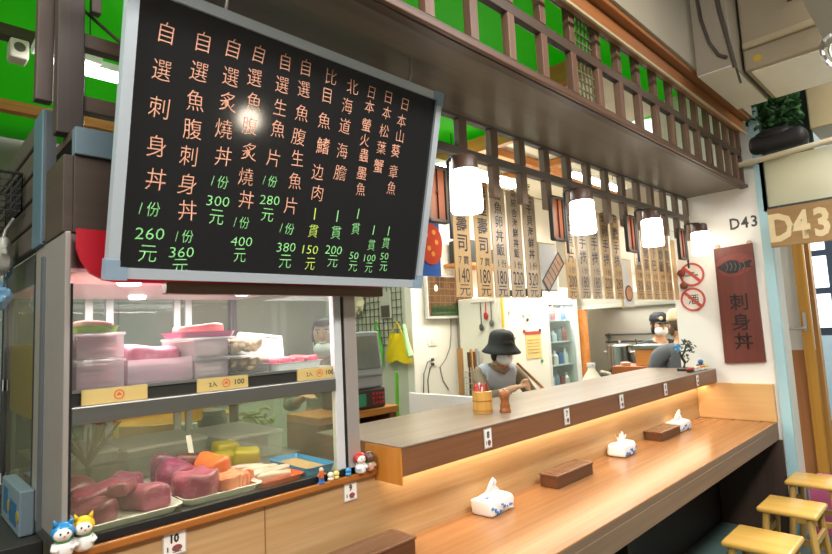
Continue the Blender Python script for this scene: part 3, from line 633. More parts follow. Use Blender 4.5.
# posters
def poster(name, label, x0, x1, z0, z1, y, inner, frame=('#cbb27a', 0.008)):
    t = thing(name, label, 'poster', ((x0 + x1) / 2, y, z0)); m = MB(); m.box((x0, y, z0), (x1, y + 0.012, z1), 0.002); m.build('frame', mat(frame[0], 0.45), t)
    f = frame[1]; m = MB(); m.box((x0 + f, y - 0.003, z0 + f), (x1 - f, y, z1 - f)); m.build('paper', mat('#eef0f2', 0.45, var=0.02), t); inner(t); return t
def in_sushi(t):
    f = facing_y((2.745, 1.662, 1.80)) @ Matrix.Rotation(0.75, 4, 'Z')
    m = MB(); m.prism([(-0.13, -0.045), (0.13, -0.045), (0.13, 0.045), (-0.13, 0.045)], 0.0015, f); m.build('tray_picture', mat('#6b6f7c', 0.5), t)
    m = MB()
    for k in range(6): m.prism([(-0.115 + 0.039 * k, -0.034), (-0.082 + 0.039 * k, -0.034), (-0.082 + 0.039 * k, 0.038), (-0.115 + 0.039 * k, 0.038)], 0.003, f)
    m.build('sushi_picture', mat('#d9b49c', 0.5, var=0.3, scale=40), t)
poster('poster', 'white poster with a slanted tray of sushi between two groups of strips', 2.608, 2.79, 1.69, 1.965, 1.668, in_sushi)
def in_bowl(t):
    f = facing_y((3.70, 1.662, 1.69)); q = [(0.056 * math.cos(2 * math.pi * k / 24), 0.056 * math.sin(2 * math.pi * k / 24)) for k in range(24)]
    m = MB(); m.prism(q, 0.0015, f); m.build('bowl_picture', mat('#7a4a3c', 0.5), t)
    m = MB(); m.prism([(a * 0.8, b * 0.8) for a, b in q], 0.003, f); m.build('food_picture', mat('#cf9a78', 0.5, var=0.35, scale=60), t)
poster('poster', 'narrow white poster with a round bowl of food between strips', 3.615, 3.785, 1.59, 1.93, 1.668, in_bowl)
def in_blue(t):
    f = facing_y((1.775, 1.692, 1.90)); m = MB(); m.prism([(0.075 * math.cos(a), 0.085 * math.sin(a) - (0.02 if math.sin(a) < -.5 else 0)) for a in [2 * math.pi * k / 24 for k in range(24)]], 0.002, f); m.build('red_picture', mat('#c9442c', 0.5, var=0.2, scale=20), t)
    m = MB()
    for (a, b) in ((-0.03, 0.03), (0.02, 0.045), (0.035, 0.0), (-0.015, -0.03), (0.01, -0.055), (-0.045, -0.01)): m.prism([(a + 0.012 * math.cos(2 * math.pi * k / 10), b + 0.012 * math.sin(2 * math.pi * k / 10)) for k in range(10)], 0.004, f)
    m.build('orange_spots', mat('#f0a044', 0.5), t)
p = poster('banner', 'small blue banner with a red round picture beside the menu board', 1.70, 1.838, 1.745, 1.995, 1.698, in_blue, ('#2f62b8', 0.0))
m = MB(); m.cyl((1.77, 1.704, 1.99), (1.77, 1.62, 2.187), 0.002, seg=6); m.build('cord', mat('#c9a45a', 0.4), p)
[o for o in p.children if o.name.startswith('paper')][0].data.materials[0] = mat('#2f62b8', 0.5)
# ---------------------------------------------------------------- number cards
def card(x, y, z, n, w, h, label, fn=facing_y, grp='numbered seat cards on the counter wall'):
    t = thing('number_card', label, 'card', (x, y, z - h / 2), grp)
    m = MB(); m.box((x - w / 2 - 0.004, y - 0.002, z - h / 2 - 0.004), (x + w / 2 + 0.004, y, z + h / 2 + 0.004)); m.build('sleeve', mat('#b9ad9f', 0.25), t)
    m = MB(); m.box((x - w / 2, y - 0.003, z - h / 2), (x + w / 2, y - 0.001, z + h / 2)); m.build('card', mat('#efece6', 0.45, var=0.02), t)
    m = MB(); THIN_ = h * 0.5; m.text(n, fn((x, y - 0.0035, z + h * 0.2)), THIN_, 0.9); m.build('number', mat('#16161a', 0.5), t)
    m = MB(); f = fn((x + w * 0.1, y - 0.0035, z - h * 0.24)); m.prism([(w * 0.24 * math.cos(2 * math.pi * k / 14), h * 0.15 * math.sin(2 * math.pi * k / 14)) for k in range(14)], 0.0006, f); m.build('emblem', mat('#8a4b4b', 0.5, var=0.4, scale=90), t)
    m = MB(); m.prism([(-w * 0.36, -h * 0.33), (-w * 0.30, -h * 0.33), (-w * 0.30, -h * 0.12), (-w * 0.36, -h * 0.12)], 0.0005, fn((x, y - 0.0035, z))); m.prism([(-w * 0.1, -h * 0.42), (w * 0.3, -h * 0.42), (w * 0.3, -h * 0.395), (-w * 0.1, -h * 0.395)], 0.0005, fn((x, y - 0.0035, z))); m.build('caption', mat('#4a4a50', 0.5), t)
THIN = 0.045
card(0.582, 1.5495, 0.975, '10', 0.056, 0.058, 'white seat card numbered 10 below the glass case')
card(1.166, 1.5495, 0.972, '9', 0.05, 0.056, 'white seat card numbered 9 below the row of figurines')
for x, n, lb in ((1.748, '8', 'seat card on the ledge front straight above the first tissue pack'), (2.350, '7', 'seat card on the ledge front, second from its near end'), (2.926, '6', 'seat card on the middle of the ledge front'), (3.535, '5', 'seat card on the ledge front, second from its far end'), (4.10, '4', 'seat card at the far end of the ledge front')):
    card(x, 1.4095, 1.064, n, 0.042, 0.07, lb)
THIN = 0.0
# ---------------------------------------------------------------- refrigerated glass case
X0, X1, YF, YB = 0.326, 1.222, 1.556, 2.50
c = thing('display_case', 'steel framed refrigerated glass case holding trays of raw fish', 'display case', (0.78, 2.0, 1.0))
m = MB(); m.box((X0, YF, 1.006), (X1, YB, 1.036), 0.002); m.build('case_floor', STEELX, c)
m = MB(); m.box((X0 + 0.004, 1.552, 1.027), (X1, 1.5575, 1.046)); m.build('black_seal', mat('#17171a', 0.5), c)
m = MB(); m.box((X0, YF, 1.0365), (X0 + 0.006, 1.91, 1.79), 0.001); m.box((X0 - 0.002, YF - 0.004, 1.0365), (X0 + 0.011, YF + 0.02, 1.79), 0.003); m.build('corner_post', STEEL, c)
for a_, b_ in (((X0, 1.906, 1.0365), (X0 + 0.02, 1.935, 1.78)), ((X0, YB - 0.04, 1.0365), (X0 + 0.03, YB, 1.79)), ((X1 - 0.03, YB - 0.04, 1.0365), (X1, YB, 1.79))): MB().box(a_, b_, 0.003).build('corner_post', DSTEEL, c)
MB().box((X0 - 0.008, 1.775, 1.03), (X0, 1.80, 1.755)).build('corner_trim', mat('#6a6f72', 0.45, metal=0.3), c)
m = MB(); m.box((1.168, 1.552, 1.027), (X1, 1.61, 1.70), 0.005); m.build('corner_post', STEEL, c)
m = MB(); m.box((1.128, 1.558, 1.046), (1.160, 1.585, 1.66), 0.003); m.build('inner_frame', mat('#c9cacb', 0.35), c)
MB().box((1.160, 1.556, 1.046), (1.168, 1.580, 1.66)).build('black_gasket', BLACK, c); MB().box((0.337, 1.556, 1.046), (0.343, 1.575, 1.66)).build('black_gasket', BLACK, c)
m = MB(); m.box((X0 + 0.015, 1.556, 1.312), (1.128, 1.585, 1.357), 0.004); m.build('middle_rail', steel('#8d8c88', 0.42, 'X'), c)
m = MB(); m.box((X0 + 0.036, 1.588, 1.372), (X1 - 0.02, 2.44, 1.392), 0.002); m.box((X0 + 0.016, 1.576, 1.388), (1.128, 1.588, 1.396)); m.build('shelf', STEELX, c)
m = MB(); m.box((X0 + 0.016, 1.58, 1.357), (1.128, 1.586, 1.389)); m.build('shelf_lip', mat('#2e2c28', 0.4), c)
m = MB(); m.box((0.343, 1.566, 1.046), (1.128, 1.570, 1.312)); m.build('front_pane', glass('#eef0e6', 0.02, 0.9, '#bdbba0', foggy=0.10), c)
m = MB(); m.box((0.343, 1.566, 1.398), (1.128, 1.570, 1.66)); m.build('front_pane', glass('#f6faf8', 0.04, 0.9, '#e9e4e6'), c)
m = MB(); m.box((X0 + 0.008, 1.936, 1.05), (X0 + 0.012, YB - 0.04, 1.70)); m.build('side_pane', glass('#e2e0d4', 0.05, 0.9, '#a8a494'), c)
m = MB(); m.box((X1 - 0.012, 1.61, 1.05), (X1 - 0.008, YB - 0.04, 1.70)); m.build('side_pane', glass('#f2f6f2', 0.02), c)
m = MB(); m.box((X0 + 0.008, YF + 0.022, 1.70), (X1, YB, 1.788)); m.build('top', STEELX, c)
m = MB()
for x in (0.585, 0.66, 0.93, 0.98): m.box((x, YB - 0.035, 1.0365), (x + 0.028, YB - 0.015, 1.70), 0.002)
m.box((X0, YB - 0.04, 1.0365), (X1, YB - 0.01, 1.075)); m.box((X0, YB - 0.04, 1.36), (X1, YB - 0.01, 1.40)); m.build('sliding_door_frame', mat('#cdd0d0', 0.35), c)
m = MB(); m.box((0.37, YB - 0.028, 1.08), (1.19, YB - 0.024, 1.68)); m.build('rear_pane', glass('#e6ebe4', 0.05, 0.9, '#c9d0c8'), c)
m = MB(); m.box((X0 + 0.01, YF + 0.01, 1.690), (X1 - 0.01, YB - 0.05, 1.699)); m.build('pink_reflection_panel', mat('#ecc3ca', 0.4, var=0.03), c)  # pink colour stands in for the red reflected along the case top
for (lx, ly, lr) in ((0.53, 1.75, 0.036), (0.72, 2.28, 0.032), (1.05, 2.07, 0.028), (1.165, 1.80, 0.024)): MB().cyl((lx, ly, 1.690), (lx, ly, 1.678), lr, lr * 0.85, 20).build('reflection_puck', emit('#fff6f2', 6.0), c, True)  # glowing pucks added in place of round lamp reflections in the glass
m = MB(); m.cyl((0.42, 1.72, 1.362), (1.12, 1.72, 1.362), 0.006); m.build('lamp_tube', emit('#fff3e0', 4.5), c, True)
area('case_lamp_light', (0.77, 1.72, 1.68), (0.7, 0.06), 5.0, (1, 0.95, 0.94))
area('case_lamp_light', (0.77, 1.74, 1.355), (0.7, 0.05), 2.6, (1, 0.94, 0.84))
area('case_lamp_light', (0.77, 2.2, 1.68), (0.7, 0.3), 4.0, (1, 0.96, 0.94))
# header above the case
m = MB(); m.prism([(0.345, 1.795), (0.345, 1.745), (0.355, 1.715), (0.375, 1.685), (0.405, 1.668), (0.43, 1.664), (1.30, 1.664), (1.34, 1.672), (1.372, 1.70), (1.385, 1.74), (1.385, 1.795)], 0.014, basis((0, 1.548, 0), (1, 0, 0), (0, 0, 1), (0, -1, 0)))
one('valance', 'red rounded valance panel along the top of the glass case', 'valance', m, mat('#c4172c', 0.45, var=0.06, scale=3))
m = MB(); m.box((0.545, 1.495, 1.632), (1.305, 1.530, 1.664), 0.003)
one('batten', 'brown wooden batten below the menu board on the glass case', 'batten', m, wood('#6b4a31', '#573a26', 'X', 0.45, 30, 1.0))
m = MB()
for x in (0.60, 1.24): m.box((x, 1.530, 1.64), (x + 0.02, 1.553, 1.66))
one('bracket', 'pair of small brackets that hold the brown batten to the case', 'bracket', m, DGREY)
h = thing('case_hood', 'dark panelled wooden hood with grey metal corners on top of the glass case', 'hood', (0.8, 2.0, 1.79))
m = MB(); m.box((0.345, 1.575, 1.792), (1.40, 1.60, 1.995), 0.002); m.build('front_board', wood('#51433a', '#43372f', 'X', 0.5, 40, 1.0), h)
m = MB(); m.box((0.345, 1.565, 1.995), (1.40, 1.60, 2.068), 0.002); m.build('top_band', mat('#71848f', 0.4, metal=0.2), h)
m = MB(); m.box((0.322, 1.575, 1.792), (0.345, 1.775, 1.992), 0.002); m.build('side_board', wood('#57493f', '#463a32', 'Y', 0.5, 30, 1.0), h)
m = MB(); m.box((0.32, 1.775, 1.80), (0.345, 1.80, 2.17)); m.build('side_trim', mat('#6a6f72', 0.45, metal=0.3), h)
m = MB(); m.box((0.315, 1.80, 1.792), (0.345, 1.92, 2.185), 0.003); m.build('corner_plate', mat('#5f7886', 0.4, metal=0.2), h)
for k in range(5):
    m = MB(); m.box((0.318, 1.92, 1.795 + 0.078 * k), (0.342, 2.95, 1.870 + 0.078 * k), 0.006, rot=(0, 0.06, 0)); m.build('siding_board', wood('#5c524b', '#4a413b', 'Y', 0.45, 30, 1.0), h)
m = MB(); m.box((0.345, 1.60, 2.045), (1.40, 2.95, 2.068)); m.build('roof_board', DARKW, h)
# timber posts and beams over the hood
f = thing('timber_frame', 'dark timber posts and beams standing above the case hood', 'timber frame', (0.35, 1.68, 2.0))
m = MB(); m.box((0.318, 1.64, 2.07), (0.382, 1.685, 3.25), 0.003); m.build('post', wood('#4a3c36', '#3a2f2b', 'Z', 0.5, 40, 1.0), f)
m = MB(); m.box((0.285, 1.70, 2.17), (0.325, 1.735, 3.20), 0.003, rot=(0, 0.008, 0)); m.build('post', wood('#56443b', '#43362f', 'Z', 0.5, 40, 1.0), f)
for (z0, z1, nm) in ((2.325, 2.368, 'beam'), (2.142, 2.188, 'beam'), (2.60, 2.65, 'beam')):
    m = MB(); m.box((0.364, 1.645, z0), (1.9, 1.68, z1), 0.003); m.build(nm, DARKW, f)
m = MB(); m.box((0.40, 1.648, 2.44), (0.425, 1.676, 3.3), 0.003); m.box((0.366, 1.648, 2.19), (0.385, 1.676, 2.325)); m.build('stud', wood('#54443a', '#43362f', 'Z', 0.5, 40, 1.0), f)
m = MB(); m.tube([(0.372, 1.69, 2.47), (0.50, 1.69, 2.385)], 0.005, 6); m.tube([(0.345, 1.69, 2.22), (0.385, 1.69, 2.07)], 0.006, 6); m.build('brace', DARKW, f)
m = MB(); m.box((0.37, 1.655, 2.068), (0.385, 1.675, 2.142)); m.build('stud', DARKWZ, f)
m = MB(); m.box((-2.0, 3.21, 3.06), (0.56, 3.29, 3.12), 0.003); one('ceiling_beam', 'dark beam under the canopy that carries a small pale speaker box', 'beam', m, DARKW)
m = MB(); m.box((0.42, 3.20, 2.955), (0.50, 3.30, 3.055), 0.01); sp_ = one('junction_box', 'small pale box fixed below the dark beam beside the timber post', 'box', m, mat('#d8ccba', 0.5))
m = MB(); m.cyl((0.46, 3.198, 3.01), (0.46, 3.2005, 3.01), 0.025); m.build('cover', mat('#5a5048', 0.5), sp_)
# clutter hung on the siding
b = thing('wire_basket', 'black mesh basket hanging on the dark siding', 'basket', (0.265, 2.18, 1.93))
BX0, BX1, BY0, BY1, BZ0, BZ1 = 0.222, 0.306, 2.04, 2.34, 1.93, 2.05
m = MB()
for k in range(9):
    y = BY0 + (BY1 - BY0) * k / 8
    for xx in (BX0, BX1): m.box((xx, y, BZ0), (xx + 0.003, y + 0.003, BZ1))
for k in range(5):
    z = BZ0 + (BZ1 - BZ0) * k / 5
    for xx in (BX0, BX1): m.box((xx, BY0, z), (xx + 0.003, BY1, z + 0.003))
    for yy in (BY0, BY1): m.box((BX0, yy, z), (BX1, yy + 0.003, z + 0.003))
for k in range(4):
    xx = BX0 + (BX1 - BX0) * k / 3
    for yy in (BY0, BY1): m.box((xx, yy, BZ0), (xx + 0.003, yy + 0.003, BZ1))
    m.box((xx, BY0, BZ0), (xx + 0.003, BY1, BZ0 + 0.003))
m.build('mesh', mat('#2a2a2c', 0.5), b)
m = MB(); m.tube([(BX0, BY0, BZ1), (BX0, BY1, BZ1), (BX1, BY1, BZ1), (BX1, BY0, BZ1), (BX0, BY0, BZ1)], 0.005, 6); m.build('rim', BLACK, b)
def bagmesh(c, r, seed, n=3):
    rr = random.Random(seed); m = MB(); m.ell(c, r, None, 18, 14)
    for v in m.bm.verts:
        d = v.co - Vector(c); k = 1 + 0.22 * math.sin(d.x * 60 + d.y * 30 + seed) * math.sin(d.z * 75 + seed * 2) + 0.16 * math.sin(d.y * 90 + d.z * 40 + seed); v.co = Vector(c) + d * k
    return m
m = bagmesh((0.275, 2.16, 1.80), (0.028, 0.08, 0.05), 2); m.tube([(0.275, 2.16, 1.84), (0.285, 2.16, 1.89), (0.305, 2.16, 1.93)], 0.005); one('plastic_bag', 'crumpled pale plastic bag hanging below the mesh basket', 'bag', m, mat('#a9a59b', 0.35), smooth=True)
m = bagmesh((0.278, 2.2, 1.67), (0.026, 0.08, 0.035), 5); m.tube([(0.278, 2.2, 1.70), (0.305, 2.2, 1.755), (0.312, 2.2, 1.80)], 0.005); one('plastic_bag', 'blue plastic bag hanging beside the top of the steel case post', 'bag', m, mat('#6a93b5', 0.35), smooth=True)
m = MB(); m.box((0.346, 1.95, 1.29), (0.352, 2.44, 1.52)); one('cardboard_sheet', 'yellow cardboard sheet behind the side glass of the case', 'sheet', m, mat('#d8c27c', 0.7, var=0.05))
m = MB(); m.box((0.29, 1.86, 1.0), (0.325, 2.15, 1.12), 0.004); m2 = one('carton', 'white carton with blue and yellow print low beside the case', 'carton', m, mat('#74858f', 0.5))
m = MB(); m.box((0.288, 1.90, 1.02), (0.2905, 2.0, 1.08)); m.box((0.288, 2.04, 1.03), (0.2905, 2.10, 1.10)); m.build('blue_print', mat('#2a5f85', 0.5), m2)
m = MB(); m.cyl((0.288, 2.02, 1.055), (0.2905, 2.02, 1.055), 0.018); m.cyl((0.288, 1.885, 1.05), (0.2905, 1.885, 1.05), 0.016); m.build('yellow_print', mat('#a08a2c', 0.5), m2)
m = MB(); m.box((0.20, 1.80, 0.0), (0.336, 2.6, 0.998), 0.004); one('side_cabinet', 'dark cabinet standing at the side below the glass case', 'cabinet', m, mat('#33322f', 0.5))
# ---------------------------------------------------------------- trays and boxes of fish
def tray(name, label, x0, y0, x1, y1, z, h, m_, t=0.006, rot=0.0, group=None, par=None):
    """shallow rounded tray with a lip"""
    m = MB(); cx_, cy_ = (x0 + x1) / 2, (y0 + y1) / 2; a, b_ = (x1 - x0) / 2, (y1 - y0) / 2
    def rr(a, b, r, n=5):
        out = []
        for (sx, sy, st) in ((1, 1, 0), (-1, 1, 90), (-1, -1, 180), (1, -1, 270)):
            for k in range(n + 1):
                g = math.radians(st + 90 * k / n); out.append((sx * (a - r) + r * math.cos(g), sy * (b - r) + r * math.sin(g)))
        return out
    R = Matrix.Rotation(rot, 3, 'Z'); lv = [(0.90, 0.0), (1.0, h), (1.035, h), (1.035, h - 0.004), (0.97, h - 0.006)]
    prof = [(a * 0.9, b_ * 0.9, 0.0), (a * 0.98, b_ * 0.98, h), (a * 1.02, b_ * 1.02, h), (a * 0.96, b_ * 0.96, h - t * 0.6), (a * 0.88, b_ * 0.88, t)]
    rings = []
    for (aa, bb_, zz) in prof:
        rings.append([m.bm.verts.new(R @ Vector((px_, py_, 0)) + Vector((cx_, cy_, z + zz))) for px_, py_ in rr(aa, bb_, min(aa, bb_) * 0.25)])
    n = len(rings[0])
    for A, B in zip(rings, rings[1:]):
        for k in range(n): m.bm.faces.new([A[k], A[(k + 1) % n], B[(k + 1) % n], B[k]])
    m.bm.faces.new(rings[0][::-1]); m.bm.faces.new(rings[-1])
    if par is not None: return m.build(name, m_, par, True)
    return one(name, label, 'tray', m, m_, group, True, 35)
def fillet(label, c, size, h, seed, rot=0.0, name='fish_fillet', flat=0.0, group=None, cat='fish'):
    rr = random.Random(seed); m = MB(); m.box((-size[0], -size[1], -size[2]), (size[0], size[1], size[2]), min(size) * 0.55, seg=3)
    bmesh.ops.subdivide_edges(m.bm, edges=[e for e in m.bm.edges if e.calc_length() > min(size)], cuts=5, use_grid_fill=True)
    k1, k2, k3, tp = rr.uniform(0, 6), rr.uniform(0, 6), rr.uniform(0, 6), rr.uniform(-.35, .35); R = Matrix.Rotation(rot, 3, 'Z')
    for v in m.bm.verts:
        q = v.co.copy(); a_, b_, c_ = q.x / size[0], q.y / size[1], q.z / size[2]
        q.y *= 1 - 0.22 * abs(a_) ** 2 + tp * 0.5 * a_; q.x *= 1 - 0.15 * abs(b_) ** 2
        if c_ > -0.5: q.z += size[2] * (0.22 * math.sin(a_ * 2.4 + k1) + 0.16 * math.sin(b_ * 3.1 + k2) - 0.15 * a_ * a_)
        q.x += 0.06 * size[0] * math.sin(b_ * 4 + k3); q.y += 0.10 * size[1] * math.sin(a_ * 3 + k2); v.co = R @ q + Vector(c)
    return one(name, label, cat, m, fishmat(h), group, True, 180)
def fishmat(h):
    key = ('fish', h)
    if key in MC: return MC[key]
    m, nt, b = _new('flesh_' + h.strip('#')); N, L = nt.nodes, nt.links; c = lin(h)
    tc = N.new('ShaderNodeTexCoord'); mp = N.new('ShaderNodeMapping'); mp.inputs['Scale'].default_value = (30, 90, 60); mp.inputs['Rotation'].default_value = (0.3, 0.2, 0.6); L.new(tc.outputs['Object'], mp.inputs[0])
    n1 = N.new('ShaderNodeTexNoise'); n1.inputs['Scale'].default_value = 1.0; n1.inputs['Detail'].default_value = 5; n1.inputs['Distortion'].default_value = 1.2; L.new(mp.outputs[0], n1.inputs['Vector'])
    n2 = N.new('ShaderNodeTexNoise'); n2.inputs['Scale'].default_value = 14; n2.inputs['Detail'].default_value = 3; L.new(tc.outputs['Object'], n2.inputs['Vector'])
    m1 = N.new('ShaderNodeMix'); m1.data_type = 'RGBA'; m1.inputs[6].default_value = [x * 0.5 for x in c] + [1]; m1.inputs[7].default_value = [min(1, x * 1.15) for x in c] + [1]; L.new(n2.outputs[0], m1.inputs[0])
    rg = N.new('ShaderNodeMapRange'); rg.inputs[1].default_value = 0.52; rg.inputs[2].default_value = 0.72; rg.inputs[4].default_value = 0.26; L.new(n1.outputs[0], rg.inputs[0])
    m2 = N.new('ShaderNodeMix'); m2.data_type = 'RGBA'; m2.inputs[7].default_value = [min(1, x * 0.6 + 0.38) for x in c] + [1]; L.new(rg.outputs[0], m2.inputs[0]); L.new(m1.outputs[2], m2.inputs[6]); L.new(m2.outputs[2], b.inputs['Base Color'])
    bp = N.new('ShaderNodeBump'); bp.inputs['Strength'].default_value = 0.35; bp.inputs['Distance'].default_value = 0.004; L.new(n1.outputs[0], bp.inputs['Height']); L.new(bp.outputs[0], b.inputs['Normal'])
    b.inputs['Roughness'].default_value = 0.28; b.inputs['Subsurface Weight'].default_value = 0.12; b.inputs['Subsurface Scale'].default_value = 0.01; MC[key] = m; return m
WHITE = mat('#ecebe6', 0.4, var=0.02); ZF = 1.037
# lower level
tray('fish_tray', 'white oval tray of dark red tuna beside the steel corner post', 0.365, 1.585, 0.625, 2.02, ZF, 0.022, WHITE, group=None)
fillet('dark red tuna block at the front of the tray by the steel post', (0.425, 1.655, 1.070), (0.05, 0.04, 0.027), '#7a2342', 1, 0.3)
fillet('rounded tuna block in the middle of the tray by the steel post', (0.455, 1.775, 1.079), (0.065, 0.05, 0.034), '#8a2c4c', 2, -0.2)
fillet('pink marbled tuna slab at the inner side of the tray by the steel post', (0.558, 1.70, 1.073), (0.045, 0.075, 0.030), '#a84a6c', 3, 0.35)
fillet('dark tuna block at the back of the tray by the steel post', (0.43, 1.90, 1.078), (0.055, 0.05, 0.034), '#6a1e38', 4, 0.1)
fillet('purple red tuna piece leaning at the rear of the first tray', (0.555, 1.86, 1.078), (0.045, 0.06, 0.034), '#84305a', 5, -0.4)
fillet('small dark tuna piece lying across two blocks in the first tray', (0.50, 1.70, 1.112), (0.05, 0.028, 0.016), '#8f2f50', 10, 0.9)
tray('fish_tray', 'white tray with a big pink tuna block and salmon in the case', 0.635, 1.60, 0.875, 1.98, ZF, 0.022, WHITE)
fillet('large smooth pink tuna block at the front of the middle tray', (0.698, 1.675, 1.082), (0.062, 0.062, 0.038), '#a8566e', 6, 0.15)
fillet('magenta tuna block behind the big pink block', (0.69, 1.82, 1.084), (0.055, 0.06, 0.040), '#8f2c60', 7, 0.3)
fillet('bright orange salmon block on the middle tray', (0.80, 1.80, 1.085), (0.045, 0.065, 0.040), '#ef7434', 8, 0.4)
fillet('violet tuna piece behind the magenta block on the middle tray', (0.70, 1.93, 1.088), (0.05, 0.035, 0.042), '#7a2a5c', 11, -0.2)
for k in range(5): fillet('pale salmon slice, number %d of the fanned row on the middle tray' % (k + 1) if 0 else ['pale salmon slice at the near end of the fanned row', 'second salmon slice of the fanned row', 'third and middle salmon slice of the fanned row', 'fourth salmon slice of the fanned row', 'last salmon slice of the fanned row touching the orange tray'][k], (0.775 + 0.02 * k, 1.66 + 0.012 * k, 1.066), (0.009, 0.042, 0.02), '#ef8f68', 20 + k, 0.5, 'salmon_slice', group='fanned salmon slices')
fillet('dark brown red fish block behind the salmon', (0.78, 1.93, 1.085), (0.08, 0.035, 0.035), '#6d2c34', 9, 0.1)
tray('fish_tray', 'orange tray of white and pink fish slices in the case', 0.855, 1.60, 1.02, 1.84, ZF, 0.018, mat('#e8602c', 0.35), rot=0.1)
for k in range(6): fillet(['white fish slice nearest to the case front on the orange tray', 'second white fish slice on the orange tray', 'third white fish slice on the orange tray', 'fourth white fish slice on the orange tray', 'fifth white fish slice on the orange tray', 'white fish slice at the back of the orange tray'][k], (0.935 + 0.02 * math.sin(k * 2), 1.645 + 0.032 * k, 1.058 + 0.003 * (k % 2)), (0.06, 0.02, 0.012), '#e6c9c0', 30 + k, 0.2 * math.sin(k), 'fish_slice', group='white fish slices on the orange tray')
tray('fish_tray', 'bright blue tray with a layer of tan roe next to the orange tray', 1.03, 1.60, 1.15, 1.86, ZF, 0.028, mat('#2d8fcb', 0.35))
m = MB(); m.box((1.05, 1.63, 1.045), (1.13, 1.83, 1.056), 0.005)
one('roe', 'tan coarse roe spread in the blue tray', 'roe', m, mat('#c09a6a', 0.6, var=0.3, scale=90, bump=0.6))['kind'] = 'stuff'
for k, (x, y, z, r) in enumerate(((0.90, 1.93, 1.075, 0.3), (0.97, 1.90, 1.08, -0.4), (0.93, 1.99, 1.10, 0.1))):
    m = MB(); m.box((x - 0.045, y - 0.03, z - 0.036), (x + 0.045, y + 0.03, z + 0.03), 0.012, rot=(0.2, 0.1, r), seg=3)
    one('mustard_packet', ['olive yellow packet lying behind the salmon block', 'olive yellow packet leaning by the orange tray', 'olive yellow packet on top at the back'][k], 'packet', m, mat('#a8992c', 0.35, var=0.2), smooth=True)
def tub(label, a, b_, h, body, lid=True, grp=None):
    t = thing('food_box', label, 'box', ((a[0] + b_[0]) / 2, (a[1] + b_[1]) / 2, h), grp)
    m = MB(); m.box((a[0], a[1], h), (b_[0], b_[1], b_[2] - 0.012), 0.006); bm_ = m.build('box_body', body, t)
    if lid: m = MB(); m.box((a[0] - 0.004, a[1] - 0.004, b_[2] - 0.012), (b_[0] + 0.004, b_[1] + 0.004, b_[2]), 0.004); m.build('lid', glass('#f4f4f2', 0.55, 0.5, '#e6e6e4'), t)
    return t
CLEAR = glass('#f4f6f5', 0.22, 0.6, '#f4f4f2'); CLEARP = glass('#fbf4f6', 0.28, 0.6, '#f8ecee')
tub('long clear plastic box at the back of the lower shelf by the steel post', (0.37, 2.10), (0.60, 2.40, 1.155), ZF, CLEAR)
tub('clear plastic box at the back of the lower shelf behind the salmon', (0.64, 2.12), (0.92, 2.40, 1.14), ZF, CLEAR)
tub('clear plastic box behind the blue tray', (0.96, 2.02), (1.19, 2.38, 1.135), ZF, CLEAR)
m = MB(); m.box((0.50, 2.03, ZF), (0.62, 2.09, 1.115), 0.006); one('seaweed_block', 'dark block of seaweed between the tuna tray and the clear box', 'seaweed', m, mat('#2f3324', 0.7, var=0.3, scale=50, bump=0.5))
m = MB(); m.prism([(0, 0), (0.018, 0), (0.006, 0.075), (-0.012, 0.075)], 0.001, facing_y((0.80, 1.99, 1.10))); m.prism([(0.004, -0.045), (0.008, -0.045), (0.012, 0.002), (0.006, 0.002)], 0.001, facing_y((0.80, 1.99, 1.10))); one('paper_flag', 'small white paper flag stuck upright behind the salmon', 'flag', m, mat('#f4f2ea', 0.6))
m = MB()
for k in range(26):
    a = random.uniform(0, 6.28); m.tube([(0.50, 2.06, 1.115), (0.50 + 0.04 * math.cos(a), 2.06 + 0.02 * math.sin(a), 1.17), (0.50 + 0.10 * math.cos(a), 2.06 + 0.03 * math.sin(a), 1.20 + random.uniform(0, .05))], 0.003, 5)
one('seaweed_tuft', 'spiky dark tuft of sea grapes standing on the seaweed block', 'seaweed', m, mat('#4b4a36', 0.6, var=0.3), smooth=True)
# upper shelf
ZS = 1.393
def stack(label, x0, x1, z0, z1, col, seed, grp='clear boxes of sliced fish on the upper shelf', y0=1.60, y1=1.86, lid=True, n=5, lump=False):
    t = thing('food_box', label, 'box', ((x0 + x1) / 2, (y0 + y1) / 2, z0), grp)
    m = MB(); w = 0.003; m.box((x0, y0, z0), (x1, y0 + w, z1)); m.box((x0, y1 - w, z0), (x1, y1, z1)); m.box((x0, y0, z0), (x0 + w, y1, z1)); m.box((x1 - w, y0, z0), (x1, y1, z1)); m.box((x0, y0, z0), (x1, y1, z0 + w)); m.build('box_body', CLEARP if not lump else glass('#f8f8f6', 0.07, 0.6, '#f4f4f2'), t)
    if lid: m = MB(); m.box((x0 - 0.004, y0 - 0.004, z1 - 0.002), (x1 + 0.004, y1 + 0.004, z1 + 0.006), 0.002); m.build('lid', glass('#faf8f8', 0.35, 0.5, '#f8f6f6'), t)
    rr = random.Random(seed); m = MB()
    if lump:
        for k in range(46): m.ell((rr.uniform(x0 + .02, x1 - .02), rr.uniform(y0 + .016, y0 + .10), rr.uniform(z0 + .014, z1 - .012)), (0.014, 0.011, 0.009), (rr.uniform(-1, 1), rr.uniform(-1, 1), 0), 8, 6)
    else:
        k = 0; z = z0 + 0.006
        while z < z1 - 0.012:
            m.box((x0 + 0.008, y0 + 0.008, z), (x1 - 0.008 - rr.uniform(0, .01), y1 - 0.01, z + 0.008), 0.003, rot=(rr.uniform(-.03, .03), rr.uniform(-.06, .06), 0)); z += 0.0105
    o = m.build('fish_filling', mat(col, 0.35, var=0.35, scale=70) if lump else fishmat(col), t, lump); o['kind'] = 'stuff'
    return t
stack('clear box of pink fish standing lowest by the steel corner post', 0.362, 0.472, ZS, 1.462, '#d88094', 1)
